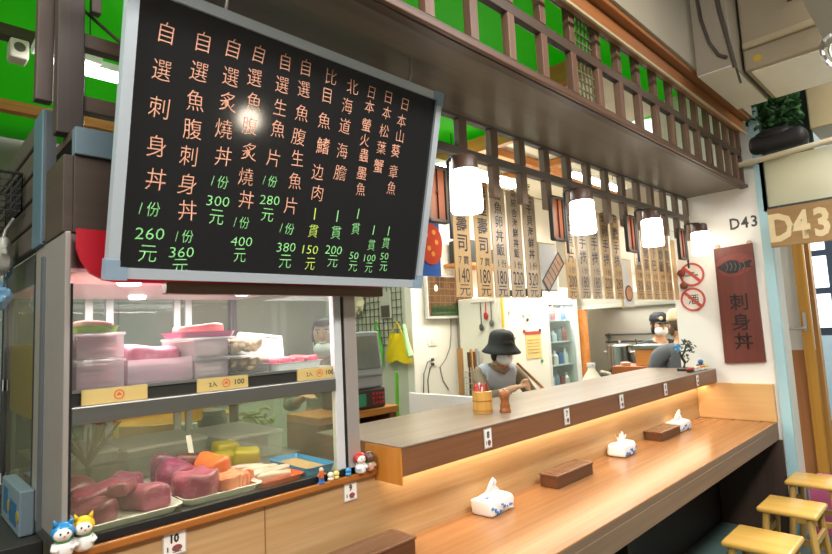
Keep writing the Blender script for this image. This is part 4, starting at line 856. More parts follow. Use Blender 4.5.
stack('clear box of darker pink fish, second up by the steel corner post', 0.362, 0.472, 1.47, 1.532, '#cc5674', 2)
t = tray('fish_tray', 'bright green tray on top of the two boxes by the steel post', 0.364, 1.61, 0.466, 1.80, 1.5395, 0.016, mat('#9bd23c', 0.4))
fillet('layer of pale pink fish slices on the bright green tray', (0.415, 1.70, 1.558), (0.044, 0.085, 0.012), '#e3a592', 41, 0.0, 'fish_portion')
stack('wide clear box of purple pink fish heaped over its rim', 0.482, 0.655, ZS, 1.460, '#c8789c', 3, lid=False)
fillet('heap of pink fish rising out of the wide clear box', (0.575, 1.70, 1.466), (0.078, 0.075, 0.030), '#d2708a', 42, 0.0, 'fish_portion')
stack('clear box of white fish, lower of two beside the shrimp boxes', 0.662, 0.762, ZS, 1.448, '#efe9dc', 4)
stack('clear box of white fish, upper of two under the pink tray', 0.662, 0.762, 1.456, 1.508, '#f0eade', 5)
tray('fish_tray', 'pink tray of orange fish slices on top of the white fish box', 0.625, 1.61, 0.80, 1.78, 1.5155, 0.016, mat('#e06aa0', 0.4))
fillet('orange pink fish slices heaped on the pink tray', (0.715, 1.69, 1.538), (0.07, 0.06, 0.014), '#e88a7a', 43, 0.0, 'fish_portion')
stack('clear box of orange shrimp rings, lower of two', 0.770, 0.900, ZS, 1.448, '#ffc49a', 6, lump=True)
stack('clear box of orange shrimp rings, upper of two', 0.770, 0.900, 1.456, 1.508, '#ffc49a', 7, lump=True)
tray('foam_tray', 'white foam tray of red fish slices at the far end of the upper shelf', 0.915, 1.60, 1.115, 1.80, ZS, 0.026, WHITE)
for k in range(6): fillet(['red fish slice at the shrimp end of the foam tray', 'second red fish slice on the foam tray', 'third red fish slice on the foam tray', 'fourth red fish slice on the foam tray', 'fifth red fish slice on the foam tray', 'red fish slice at the far end of the foam tray'][k], (0.945 + 0.028 * k, 1.69, 1.421 + 0.001 * k), (0.017, 0.07, 0.009), '#d0566a', 50 + k, 0.15, 'fish_slice', group='red fish slices on the foam tray')
t = thing('foam_tray', 'empty white foam tray leaning upright behind the shrimp boxes', 'tray', (1.0, 1.86, ZS))
m = MB(); m.box((0.915, 1.835, 1.408), (1.09, 1.847, 1.519), 0.004, rot=(-0.35, 0.12, 0)); m.build('tray_back', WHITE, t)
m = MB(); R = (-0.35, 0.12, 0)
for a, b_ in (((0.915, 1.826, 1.408), (0.925, 1.837, 1.519)), ((1.08, 1.826, 1.408), (1.09, 1.837, 1.519)), ((0.915, 1.826, 1.509), (1.09, 1.837, 1.519))): m.box(a, b_, 0.003, rot=R, piv=(1.0025, 1.841, 1.4635))
m.build('rim', WHITE, t)
# price tags on the shelf edge
for (x, lb) in ((0.445, 'yellow wooden price tag on the shelf edge by the steel post'), (0.735, 'yellow wooden price tag on the shelf edge under the white fish boxes'), (1.065, 'yellow wooden price tag at the far end of the shelf edge')):
    t = thing('price_tag', lb, 'price tag', (x, 1.573, 1.354), 'price tags on the shelf edge'); w = 0.078
    m = MB(); m.box((x - w, 1.573, 1.356), (x + w, 1.579, 1.3945), 0.001); m.build('plate', wood('#d9bf7c', '#cfae66', 'X', 0.45, 40, 1.5), t)
    if x > 0.5:
        m = MB(); THIN = 0.02; m.text('2入', facing_y((x - 0.032, 1.5725, 1.376)), 0.02, 1.0); m.text('100', facing_y((x + 0.05, 1.5725, 1.377)), 0.02, 1.1); THIN = 0; m.flat = True; m.build('lettering', mat('#38362c', 0.5), t)
    m = MB(); f_ = facing_y((x + 0.008, 1.5726, 1.376)); m.ring(0.010, 0.0125, 0.0004, f_, 18); m.prism([(-0.007, -0.002), (0.007, -0.002), (0.0, 0.007)], 0.0004, f_); m.build('emblem', mat('#dd5a30', 0.5), t)
# ---------------------------------------------------------------- figurines on the rail
def figurine(x, y, s, label, hood, body, cat='figurine', face='#f0ece4', ears=True):
    z = 1.026; t = thing('figurine', label, cat, (x, y, z))
    m = MB(); m.lathe([(0, 0), (0.016 * s, 0.0), (0.020 * s, 0.006 * s), (0.0195 * s, 0.022 * s), (0.014 * s, 0.034 * s), (0, 0.038 * s)], (x, y, z), 18); m.build('body', mat(body, 0.3), t, True, 180)
    for k in (-1, 1):
        m = MB(); m.tube([(x + k * 0.017 * s, y, z + 0.028 * s), (x + k * 0.021 * s, y - 0.010 * s, z + 0.020 * s), (x + k * 0.014 * s, y - 0.018 * s, z + 0.018 * s)], 0.005 * s, 8); m.build('arm', mat(body, 0.3), t, True, 180)
    m = MB(); m.ell((x, y + 0.002 * s, z + 0.052 * s), (0.0235 * s, 0.021 * s, 0.0205 * s))
    hd = m.build('hood', mat(hood, 0.25), t, True, 180)
    if ears:
        for k in (-1, 1): m = MB(); m.cyl((x + k * 0.013 * s, y, z + 0.066 * s), (x + k * 0.018 * s, y, z + 0.080 * s), 0.007 * s, 0.001, 10); m.build('ear', mat(hood, 0.25), t, True, 180)
    m = MB(); m.ell((x - 0.002 * s, y - 0.008 * s, z + 0.049 * s), (0.018 * s, 0.0150 * s, 0.0155 * s)); f = m.build('face', mat(face, 0.3), t, True, 180)
    m = MB()
    for k in (-1, 1): m.ell((x - 0.002 * s + k * 0.007 * s, y - 0.0215 * s, z + 0.053 * s), (0.002 * s, 0.0016 * s, 0.003 * s), None, 8, 6)
    m.build('eyes', mat('#22201f', 0.3), f, True, 180)
    m = MB(); m.ell((x - 0.002 * s, y - 0.0232 * s, z + 0.047 * s), (0.0025 * s, 0.0015 * s, 0.0016 * s), None, 8, 6); m.build('nose', mat('#c96a5a', 0.3), f, True, 180)
    m = MB(); m.ring(0.0135 * s, 0.0165 * s, 0.004 * s, basis((x, y, z + 0.031 * s), (1, 0, 0), (0, 1, 0), (0, 0, 1)), 18); m.build('collar', mat('#5a8a5a' if hood != '#b8342c' else '#e8e4da', 0.35), t, True)
    return t
figurine(0.322, 1.525, 1.05, 'small white figurine in a blue hood at the foot of the steel post', '#2f86c2', '#e9e6e0')
figurine(0.366, 1.535, 1.05, 'small white figurine in a yellow hood beside the blue hooded one', '#e0b92c', '#e9e6e0')
figurine(1.205, 1.538, 0.95, 'small figurine with a big red and white round head on the rail', '#b8342c', '#dfe6ea', ears=False)
figurine(1.245, 1.538, 0.9, 'small dark brown headed figurine at the end of the rail', '#5a4038', '#c7a08c', face='#6a4a3c', ears=False)
t = thing('figurine', 'tiny standing figurine in orange and blue on the rail', 'figurine', (1.045, 1.54, 1.026))
m = MB(); m.box((1.033, 1.534, 1.026), (1.057, 1.546, 1.030)); m.cyl((1.040, 1.54, 1.03), (1.041, 1.54, 1.045), 0.004, 0.005, 8); m.cyl((1.050, 1.54, 1.03), (1.049, 1.54, 1.045), 0.004, 0.005, 8); m.build('legs', mat('#4a78b8', 0.4), t, True)
m = MB(); m.cyl((1.045, 1.54, 1.044), (1.045, 1.54, 1.061), 0.009, 0.007, 10); m.tube([(1.038, 1.54, 1.058), (1.030, 1.536, 1.05)], 0.0028, 6); m.tube([(1.052, 1.54, 1.058), (1.060, 1.536, 1.052)], 0.0028, 6); m.build('jacket', mat('#c9622c', 0.4), t, True)
m = MB(); m.ell((1.045, 1.539, 1.068), (0.0075, 0.0075, 0.0085)); m.build('head', mat('#e0b494', 0.4), t, True)
for (x, h, lb) in ((1.082, '#dcd8c4', 'tiny cream round figurine next to the orange standing one'), (1.105, '#e3c878', 'tiny yellow round figurine beside the cream one'), (1.155, '#3f8fc8', 'tiny blue figurine above the card numbered 9')):
    t = thing('figurine', lb, 'figurine', (x, 1.542, 1.026)); m = MB(); m.lathe([(0, 0), (0.009, 0.0), (0.011, 0.006), (0.008, 0.012), (0, 0.013)], (x, 1.542, 1.026), 12); m.build('body', mat(h, 0.35), t, True, 180)
    m = MB(); m.ell((x, 1.541, 1.044), (0.011, 0.010, 0.0095)); m.build('head', mat(h, 0.35), t, True, 180)
# ---------------------------------------------------------------- things on the eating counter
def tissue(x, y, label, rz, seed):
    t = thing('tissue_pack', label, 'tissue pack', (0, 0, 0), 'tissue packs on the eating counter'); rr = random.Random(seed); t.location = (0, 0, 0.7505)
    m = MB(); m.box((-0.085, -0.052, 0.0), (0.085, 0.052, 0.062), 0.014, seg=3)
    bmesh.ops.subdivide_edges(m.bm, edges=[e for e in m.bm.edges if e.calc_length() > 0.05], cuts=3, use_grid_fill=True)
    for v in m.bm.verts:
        if v.co.z > 0.004: v.co.x += 0.004 * math.sin(v.co.z * 160 + seed); v.co.y += 0.004 * math.sin(v.co.x * 55 + v.co.z * 90 + seed); v.co.z += 0.003 * math.sin(v.co.x * 40 + seed) + (0.006 * (1 - (v.co.y / 0.052) ** 2) if v.co.z > 0.05 else 0)
    bmesh.ops.translate(m.bm, vec=(0, 0, 0.7505), verts=m.bm.verts); m.build('wrapper', mat('#f3f3f3', 0.3, var=0.02), t, True, 180)
    m = MB(); bmesh.ops.translate(m.bm, vec=(0, 0, 0), verts=m.bm.verts)
    for k in range(3):
        vs = []; n = 7
        for i in range(n):
            row = []
            for j in range(6):
                u, v = i / (n - 1) - 0.5, j / 5; row.append(m.bm.verts.new((u * 0.085 * (1 - 0.45 * v) + 0.012 * math.sin(v * 5 + k + seed) + (k - 1) * 0.014 * v, 0.010 * math.sin(u * 7 + k * 2) * (1 - v * .4) + (k - 1) * 0.02 * v, 0.8125 + v * (0.058 - 0.012 * k + 0.02 * math.sin(u * 4 + seed)))))
            vs.append(row)
        for i in range(n - 1):
            for j in range(5): m.bm.faces.new([vs[i][j], vs[i + 1][j], vs[i + 1][j + 1], vs[i][j + 1]])
    o = m.build('tissue', mat('#fbfbfb', 0.8, var=0.01), t, True, 180); o.modifiers.new('thick', 'SOLIDIFY').thickness = 0.0012
    m = MB()
    for k in range(9):
        x_ = -0.07 + 0.0165 * k + rr.uniform(-.004, .004); z_ = 0.7745 + rr.uniform(-.012, .015); w, h = rr.uniform(.003, .006), rr.uniform(.003, .009)
        m.box((x_ - w, -0.0580, z_ - h), (x_ + w, -0.050, z_ + h), 0.002)
    for k in range(5):
        x_, y_ = rr.uniform(-.07, .07), rr.uniform(-.04, .04)
        if abs(x_) > .03: m.box((x_ - .008, y_ - .006, 0.8110), (x_ + .008, y_ + .006, 0.8192), 0.002)
    m.build('blue_print', mat('#4f86c4', 0.4, var=0.2), t)
    t.location = (x, y, 0.7505); t.rotation_euler = (0, 0, rz); return t
tissue(1.835, 1.475, 'white tissue pack with blue print closest to the lidded wooden box with a rim', 0.04, 1)
tissue(3.04, 1.485, 'white tissue pack in the middle, alone past the first brown box', 0.05, 4)
tissue(3.90, 1.49, 'white tissue pack at the far end behind the second brown box', -0.05, 7)
def chopbox(x, y, lx, ly, lz, label):
    t = thing('chopstick_box', label, 'box', (x, y, 0.7505), 'dark wooden lidded boxes on the eating counter'); z = 0.7505
    m = MB(); m.box((x - lx, y - ly, z), (x + lx, y + ly, z + lz - 0.008), 0.003); m.build('box_body', wood('#6b4630', '#573722', 'X', 0.35, 40, 1.5), t)
    m = MB(); m.box((x - lx - 0.004, y - ly - 0.004, z + lz - 0.008), (x + lx + 0.004, y + ly + 0.004, z + lz), 0.002); m.build('lid_rim', wood('#7d5a42', '#654632', 'X', 0.3, 40, 1.5), t)
    m = MB(); m.box((x - lx + 0.014, y - ly + 0.012, z + lz - 0.002), (x + lx - 0.014, y + ly - 0.012, z + lz + 0.002), 0.001); m.build('lid_panel', wood('#7a5b45', '#644a38', 'X', 0.22, 30, 1.5), t)
    return t
chopbox(2.41, 1.465, 0.165, 0.047, 0.060, 'dark brown lidded wooden box between the first and middle tissue packs')
chopbox(3.63, 1.49, 0.15, 0.055, 0.055, 'dark brown lidded wooden box just in front of the far tissue pack')
chopbox(1.135, 1.465, 0.19, 0.058, 0.060, 'dark brown wooden box with a raised rim below the card numbered 9')
# ---------------------------------------------------------------- things on the ledge
t = thing('chopstick_cup', 'bamboo cup full of red tipped sticks on the ledge', 'cup', (2.0, 1.63, 1.113)); x, y, z = 2.0, 1.63, 1.1135
m = MB(); m.lathe([(0.0, 0), (0.043, 0.0), (0.045, 0.006), (0.044, 0.05), (0.046, 0.098), (0.041, 0.1), (0.039, 0.01), (0, 0.009)], (x, y, z), 24); m.build('cup_body', wood('#d9a958', '#b9803a', 'Z', 0.35, 20, 3.0, swirl=1.0), t, True)
m = MB()
for zz in (0.012, 0.055): m.ring(0.044, 0.0465, 0.004, basis((x, y, z + zz), (1, 0, 0), (0, 1, 0), (0, 0, 1)), 24)
m.build('band', mat('#a87432', 0.4), t)
rr = random.Random(4)
for k in range(14):
    a = rr.uniform(0, 6.28); r = rr.uniform(0.005, 0.03); m = MB(); h = rr.uniform(0.115, 0.14); m.box((x + r * math.cos(a) - 0.005, y + r * math.sin(a) - 0.003, z + 0.02), (x + r * math.cos(a) + 0.005, y + r * math.sin(a) + 0.003, z + h), 0.002, rot=(rr.uniform(-.15, .15), rr.uniform(-.2, .2), a))
    m.build('stick', mat(['#c8262e', '#d84a4a', '#e9d9d4', '#b81e2a'][k % 4], 0.4), t)
t = thing('pepper_mill', 'turned wooden pepper mill beside the bamboo cup', 'pepper mill', (2.062, 1.55, 1.1135)); c_ = (2.062, 1.55, 1.1135)
m = MB(); m.lathe([(0, 0), (0.026, 0.0), (0.027, 0.008), (0.024, 0.016), (0.022, 0.022), (0.024, 0.028), (0.019, 0.045), (0.019, 0.055), (0.024, 0.066), (0, 0.067)], c_, 24); m.build('mill_body', wood('#a5653a', '#8a4f2a', 'Z', 0.28, 30, 3.0), t, True, 50)
m = MB(); m.lathe([(0, 0.067), (0.023, 0.0675), (0.0255, 0.078), (0.024, 0.092), (0.015, 0.099), (0, 0.1)], c_, 24); m.build('mill_head', wood('#ab6c40', '#8f562f', 'Z', 0.28, 30, 3.0), t, True, 50)
m = MB(); m.lathe([(0, 0.099), (0.006, 0.0995), (0.006, 0.105), (0, 0.108)], c_, 12); m.build('knob', STEEL, t, True)
# bonsai and little sushi ornaments at the far end of the ledge
t = thing('bonsai', 'dark twisted miniature bonsai on the far end of the ledge', 'bonsai', (4.30, 1.55, 1.1135)); x, y, z = 4.30, 1.56, 1.1135
m = MB(); m.box((x - 0.06, y - 0.035, z), (x + 0.06, y + 0.035, z + 0.022), 0.006); m.build('pot', mat('#2d2a28', 0.4), t)
m = MB(); m.tube([(x - 0.01, y, z + 0.02), (x + 0.02, y, z + 0.06), (x - 0.01, y + .01, z + 0.10), (x + 0.03, y, z + 0.14), (x + 0.05, y - .01, z + 0.185)], 0.013, 8, 0.006); m.tube([(x - 0.01, y + .01, z + 0.10), (x - 0.07, y, z + 0.15), (x - 0.13, y, z + 0.172)], 0.007, 6, 0.004); m.tube([(x + 0.03, y, z + 0.14), (x + 0.10, y - .02, z + 0.145), (x + 0.14, y - .03, z + 0.12)], 0.006, 6, 0.003); m.build('trunk', mat('#2f2a25', 0.6, bump=0.4), t, True)
rr = random.Random(9); m = MB()
for (a, b, c_, n) in ((0.05, -0.01, 0.20, 30), (0.11, -0.02, 0.15, 16), (-0.06, 0, 0.16, 12), (0.02, 0, 0.10, 10)):
    for k in range(n): m.ell((x + a + rr.gauss(0, .02), y + b + rr.gauss(0, .015), z + c_ + rr.gauss(0, .014)), (0.014, 0.006, 0.004), (rr.uniform(-1, 1), rr.uniform(-1, 1), rr.uniform(0, 6)), 6, 4)
m.build('foliage', mat('#3c4a36', 0.6, var=0.3), t, True)
m = MB()
for k in range(12): m.ell((x - 0.13 + rr.gauss(0, .016), y - 0.01 + rr.gauss(0, .012), z + 0.178 + rr.gauss(0, .013)), (0.014, 0.010, 0.005), (rr.uniform(-1, 1), rr.uniform(-1, 1), 0), 8, 5)
m.build('blue_flower', mat('#5aa8d8', 0.5, var=0.15), t, True)
for (xx, yy, h1, h2, lb) in ((4.17, 1.475, '#c8402c', '#2a2a2c', 'tiny red and black ornament at the near side of the bonsai'), (4.27, 1.47, '#e9d8c0', '#f2efe8', 'tiny white ornament in front of the bonsai pot'), (4.355, 1.465, '#e08a2c', '#f2efe8', 'tiny orange topped ornament in front of the bonsai'), (4.42, 1.46, '#e0c838', '#f0ece0', 'tiny yellow topped ornament past the orange one')):
    t = thing('sushi_ornament', lb, 'ornament', (xx, yy, 1.1135)); m = MB(); m.box((xx - 0.032, yy - 0.018, 1.1135), (xx + 0.032, yy + 0.018, 1.134), 0.008, seg=3); m.build('rice', mat(h2, 0.5), t, True)
    m = MB(); m.box((xx - 0.036, yy - 0.019, 1.133), (xx + 0.036, yy + 0.019, 1.146), 0.006, seg=3); m.build('topping', mat(h1, 0.4), t, True)
t = thing('figurine', 'small blue and dark figurine at the very end of the ledge', 'figurine', (4.465, 1.50, 1.1135))
m = MB(); m.box((4.44, 1.47, 1.1135), (4.49, 1.53, 1.15), 0.012, seg=3); m.build('body', mat('#2f3c5a', 0.5), t, True)
m = MB(); m.ell((4.465, 1.50, 1.166), (0.02, 0.02, 0.019)); m.build('head', mat('#3f6ea8', 0.4), t, True)
# ---------------------------------------------------------------- kitchen furniture
t = thing('prep_counter', 'steel worktop behind the ledge where the chef works', 'counter', (3.0, 2.2, 0))
m = MB(); m.box((2.80, 1.94, 0.84), (4.45, 2.42, 0.88), 0.004); m.build('worktop', STEELX, t)
m = MB(); m.box((2.83, 1.97, 0.0), (4.42, 2.38, 0.84)); m.build('cabinet_body', steel('#8f8e8a', 0.4, 'X'), t)
m = MB(); m.box((3.45, 2.06, 0.881), (3.92, 2.36, 0.90), 0.004); one('cutting_board', 'white cutting board on the worktop before the chef', 'board', m, mat('#eeeae0', 0.5))
fillet('small pink fish piece on the cutting board before the chef', (3.80, 2.22, 0.915), (0.07, 0.04, 0.014), '#c8586e', 61, 0.3)
m = MB(); m.box((2.60, 2.16, 0.0), (2.625, 2.76, 1.087), 0.003); one('white_board', 'big plain white board standing behind the near end of the ledge', 'board', m, mat('#efeeec', 0.6, var=0.02))
m = MB(); m.box((2.42, 2.40, 0.0), (2.58, 2.60, 0.965), 0.004); one('wooden_crate', 'brown wooden box end showing just above the ledge before the white board', 'box', m, wood('#a8713f', '#8a5930', 'X', 0.45, 30, 1.0))
m = MB(); m.tube([(2.53, 2.84, 0.0), (2.56, 2.84, 0.85), (2.57, 2.84, 1.23)], 0.016, 10, 0.014); one('green_handle', 'bright green handle standing upright behind the register shelf', 'handle', m, mat('#7ed04a', 0.4), smooth=True)
# register on its shelf
t = thing('shelf_unit', 'orange wooden shelf that carries the grey register', 'shelf', (2.2, 2.7, 0))
m = MB(); m.box((1.75, 2.58, 1.01), (2.34, 2.92, 1.05), 0.003); m.build('shelf_board', wood('#d08a3c', '#b8742c', 'X', 0.4, 36, 1.0), t)
m = MB(); m.box((2.28, 2.60, 0.0), (2.335, 2.92, 1.01)); m.box((1.75, 2.60, 0.0), (1.80, 2.92, 1.01)); m.build('side_board', wood('#8a5a34', '#744826', 'Z', 0.4, 36, 1.0), t)
m = MB(); m.box((1.80, 2.89, 0.0), (2.28, 2.915, 1.01)); m.build('back_board', wood('#5a4030', '#4a3426', 'Z', 0.5, 36, 1.0), t)
m = MB(); m.box((1.80, 2.62, 0.80), (2.28, 2.89, 0.82)); m.build('shelf_board', wood('#8a5a34', '#744826', 'X', 0.4, 36, 1.0), t)
m = bagmesh((2.2, 2.73, 0.865), (0.05, 0.045, 0.035), 8); one('plastic_bag', 'pale crumpled bag under the register shelf', 'bag', m, mat('#d9d4c4', 0.4), smooth=True)
t = thing('register', 'grey register with a tilted screen and red key panel', 'register', (2.13, 2.72, 1.05))
m = MB(); m.box((1.97, 2.605, 1.051), (2.26, 2.88, 1.17), 0.012); m.build('base', mat('#4a3c3c', 0.4), t)
m = MB(); m.box((1.96, 2.62, 1.171), (2.26, 2.88, 1.27), 0.015); m.build('body', mat('#b9c0c6', 0.4), t)
m = MB(); m.box((1.965, 2.615, 1.24), (2.245, 2.66, 1.515), 0.012, rot=(-0.14, 0, 0)); m.build('screen_case', mat('#b4bcc2', 0.4), t)
m = MB(); m.box((1.99, 2.607, 1.285), (2.22, 2.617, 1.485), 0.002, rot=(-0.14, 0, 0), piv=(2.1, 2.64, 1.38)); m.build('screen', mat('#8d9696', 0.12, var=0.3, scale=8), t)
m = MB()
for i in range(4):
    for j in range(3): m.box((2.15 + 0.024 * i, 2.598, 1.075 + 0.026 * j), (2.167 + 0.024 * i, 2.6055, 1.09 + 0.026 * j), 0.002)
m.build('keys', mat('#c8322e', 0.4), t)
m = MB(); m.box((2.03, 2.597, 1.07), (2.10, 2.6055, 1.145), 0.003); m.build('green_pad', mat('#3fa07a', 0.4), t)
# alcove grid with bags
t = thing('wire_grid', 'wall-hung wire grid panel on the greenish alcove wall', 'grid', (4.0, 4.75, 1.3))
m = MB()
for k in range(13): m.cyl((4.0, 4.30 + 0.075 * k, 1.36), (4.0, 4.30 + 0.075 * k, 2.03), 0.005, seg=6)
for k in range(9): m.cyl((3.994, 4.28, 1.37 + 0.08 * k), (3.994, 5.22, 1.37 + 0.08 * k), 0.005, seg=6)
m.build('wires', mat('#5a6152', 0.5), t)
m = MB()
for y in (4.30, 5.2): m.cyl((4.0, y, 2.0), (4.019, y, 2.0), 0.008, seg=8)
m.build('hook', DGREY, t)
def carrier(label, c, w, h, col, seed, tail=0.0):
    x, y, z = c; m = MB(); vs = []; n, q = 12, 8; rr = random.Random(seed)
    for s_ in (0, 1):
        for i in range(n):
            row = []
            for j in range(q):
                u, v = i / (n - 1) - .5, j / (q - 1); wd = w * (1 - 0.45 * v * v); bulge = 0.045 * math.cos(u * math.pi) * (1 - v) ** 0.6
                row.append(m.bm.verts.new((x - (bulge + 0.012) * (1 if s_ else 0.15) + 0.008 * math.sin(u * 14 + v * 9 + seed), y + u * wd, z + v * h + 0.02 * math.sin(u * 9 + seed) * (1 - v))))
            vs.append(row)
    for b in (0, n):
        for i in range(n - 1):
            for j in range(q - 1): m.bm.faces.new([vs[b + i][j], vs[b + i + 1][j], vs[b + i + 1][j + 1], vs[b + i][j + 1]])
    for j in range(q - 1): m.bm.faces.new([vs[0][j], vs[0][j + 1], vs[n][j + 1], vs[n][j]]); m.bm.faces.new([vs[n - 1][j], vs[2 * n - 1][j], vs[2 * n - 1][j + 1], vs[n - 1][j + 1]])
    for i in range(n - 1): m.bm.faces.new([vs[i][0], vs[n + i][0], vs[n + i + 1][0], vs[i + 1][0]])
    m.tube([(x - 0.01, y - w * .2, z + h), (x - 0.012, y - w * .08, z + h + 0.09), (x - 0.005, y, z + h + 0.12), (x - 0.012, y + w * .08, z + h + 0.09), (x - 0.01, y + w * .2, z + h)], 0.008, 6)
    one('carrier_bag', label, 'bag', m, mat(col, 0.35, var=0.12), smooth=True)
carrier('yellow plastic carrier bag hanging on the wire grid', (3.96, 4.33, 1.19), 0.38, 0.30, '#e8c81e', 2)
carrier('green plastic bag hanging beside the register on the wire grid', (3.955, 4.66, 1.17), 0.18, 0.34, '#57b23a', 4)
m = MB(); m.tube([(3.90, 4.17, 1.58), (3.89, 4.12, 1.40), (3.88, 4.06, 1.25)], 0.02, 8, 0.034); one('plastic_film', 'pale green twisted plastic bag at the edge of the white column', 'bag', m, mat('#a8d88c', 0.3), smooth=True)
m = bagmesh((3.93, 4.95, 1.88), (0.05, 0.10, 0.13), 6); one('glove_bundle', 'cream bundle of gloves hung high on the wire grid', 'bundle', m, mat('#d8cfae', 0.6), smooth=True)
m = MB(); m.box((3.975, 4.44, 1.66), (3.99, 4.62, 1.95), 0.003); m2 = one('notice', 'small grey notice card clipped to the wire grid', 'notice', m, mat('#c9c4b4', 0.5)); m = MB(); m.box((3.972, 4.46, 1.67), (3.975, 4.60, 1.80)); m.build('photo', mat('#5a5348', 0.5, var=0.3, scale=30), m2)
# TV and cables, outlet
t = thing('television', 'small wall television showing rows of green bottles', 'television', (4.55, 4.13, 1.60))
m = MB(); m.box((4.19, 4.09, 1.625), (4.96, 4.13, 2.11), 0.006); m.build('casing', mat('#c9c6bd', 0.4), t)
m = MB(); m.box((4.215, 4.084, 1.66), (4.935, 4.091, 2.085)); m.build('screen', wood('#6e4a2a', '#2c2118', 'Z', 0.2, 16, 3.0), t)
m = MB()
for k in range(9): m.box((4.22 + 0.082 * k, 4.082, 1.67), (4.226 + 0.082 * k, 4.085, 2.08))
for k in range(4): m.box((4.215, 4.082, 1.80 + 0.075 * k), (4.935, 4.085, 1.806 + 0.075 * k))
m.build('picture_grid', mat('#8a6238', 0.4), t)
m = MB()
for k in range(13):
    for r_ in range(2): x = 4.25 + 0.053 * k + 0.02 * r_; m.box((x, 4.081 - 0.001 * r_, 1.665), (x + 0.026, 4.084, 1.73 - 0.02 * r_ + 0.03)); m.box((x + 0.008, 4.081 - 0.001 * r_, 1.70), (x + 0.018, 4.084, 1.80 - 0.03 * r_))
m.build('bottle_picture', emit('#3a5a2a', 0.12, '#2f4a24'), t)
m = MB(); m.prism([(0.022 * math.cos(2 * math.pi * k / 14), 0.034 * math.sin(2 * math.pi * k / 14)) for k in range(14)], 0.002, facing_y((4.33, 4.083, 1.96))); m.build('bright_spot', emit('#ffe9c0', 2.0), t)
m = MB(); m.box((4.5, 4.13, 1.75), (4.65, 4.159, 1.9)); m.build('bracket', DGREY, t)
m = MB(); pts = [(4.62, 4.15, 1.63), (4.61, 4.152, 1.45), (4.58, 4.152, 1.30), (4.50, 4.152, 1.18), (4.40, 4.152, 1.10), (4.44, 4.152, 0.95), (4.52, 4.152, 0.85)]; m.tube(pts, 0.006, 6); m.tube([(4.72, 4.152, 1.63), (4.73, 4.154, 1.2), (4.73, 4.154, 0.8)], 0.003, 6)
one('cable', 'thin grey cable hanging from the television down to the outlet', 'cable', m, mat('#8d8a82', 0.5), smooth=True)
t = thing('wall_outlet', 'white wall outlet with two dark plugs below the television', 'outlet', (4.30, 4.15, 1.12))
m = MB(); m.box((4.24, 4.145, 1.12), (4.36, 4.16, 1.22), 0.004); m.build('plate', mat('#efe9dc', 0.4), t)
m = MB(); m.box((4.255, 4.12, 1.175), (4.285, 4.145, 1.205), 0.004); m.box((4.255, 4.12, 1.125), (4.285, 4.145, 1.155), 0.004); m.build('plug', BLACK, t)
m = MB(); m.tube([(4.26, 4.125, 1.19), (4.18, 4.12, 1.17), (4.13, 4.135, 1.05), (4.11, 4.145, 0.75)], 0.006, 6); m.tube([(4.26, 4.125, 1.14), (4.21, 4.12, 1.10), (4.19, 4.14, 0.98), (4.20, 4.145, 0.75)], 0.006, 6); m.build('cord', mat('#4a4a48', 0.5), t, True)
m = MB(); m.box((4.235, 4.147, 1.335), (4.37, 4.16, 1.42), 0.004); s_ = one('wall_switch', 'white light switch plate above the outlet', 'switch', m, mat('#e9e4d8', 0.4)); m = MB(); m.box((4.28, 4.143, 1.355), (4.325, 4.148, 1.40), 0.002); m.build('rocker', mat('#dcd6c8', 0.4), s_)
# dark box on a high wall shelf
m = MB(); m.box((4.55, 3.85, 2.20), (5.5, 4.158, 2.235), 0.003); one('wall_shelf', 'orange wooden shelf board high on the back wall above the television', 'shelf', m, ORANGEW)
m = MB(); m.box((4.62, 3.90, 2.236), (4.95, 4.12, 2.50), 0.006); one('black_box', 'black box on the high wooden shelf', 'box', m, mat('#1f2420', 0.4))
m = MB(); m.box((5.02, 3.92, 2.236), (5.2, 4.12, 2.42), 0.006); one('black_box', 'narrow dark box standing farther along the high shelf', 'box', m, mat('#2f322c', 0.4))
# fridges
t = thing('refrigerator', 'tall white solid door refrigerator with magnets and a yellow note', 'refrigerator', (5.1, 3.85, 0))
m = MB(); m.box((4.66, 3.52, 0.05), (5.53, 4.07, 1.83), 0.01); m.build('body', mat('#e3dfce', 0.4, var=0.02), t)
m = MB(); m.box((4.66, 3.48, 0.08), (5.53, 3.519, 1.82), 0.008); m.build('door', mat('#e9e5d3', 0.35, var=0.02), t)
m = MB(); m.box((4.69, 3.45, 0.9), (4.71, 3.48, 1.35), 0.004); m.build('door_handle', STEEL, t)
m = MB(); m.box((4.665, 3.47, 1.50), (4.70, 3.479, 1.83)); m.build('yellow_strip', mat('#e3b51e', 0.4), t)
m = MB(); m.box((5.07, 3.474, 1.14), (5.37, 3.479, 1.44)); nt_ = m.build('note', mat('#e2c47c', 0.6), t)
m = MB(); m.box((5.07, 3.471, 1.405), (5.37, 3.4745, 1.44)); m.build('red_header', mat('#b8443c', 0.5), nt_)
m = MB()
for k in range(5): m.box((5.10, 3.472, 1.20 + 0.035 * k), (5.33, 3.474, 1.206 + 0.035 * k))
m.build('text_line', mat('#a8834c', 0.5), nt_)
for (x, z, h) in ((5.05, 1.445, '#a8302c'), (5.36, 1.445, '#2c3a6a'), (5.36, 1.10, '#3a8a4a'), (5.13, 1.57, '#4a4a44'), (5.06, 1.62, '#b9b4a2'), (5.18, 1.63, '#c9c4b4'), (4.80, 1.66, '#c9bfa8')):
    m = MB(); m.cyl((x, 3.4795, z), (x, 3.467, z), 0.018, seg=12); m.build('magnet', mat(h, 0.4), t)
t = thing('display_refrigerator', 'glass door display refrigerator stocked with bottles and packets', 'refrigerator', (6.05, 3.85, 0))
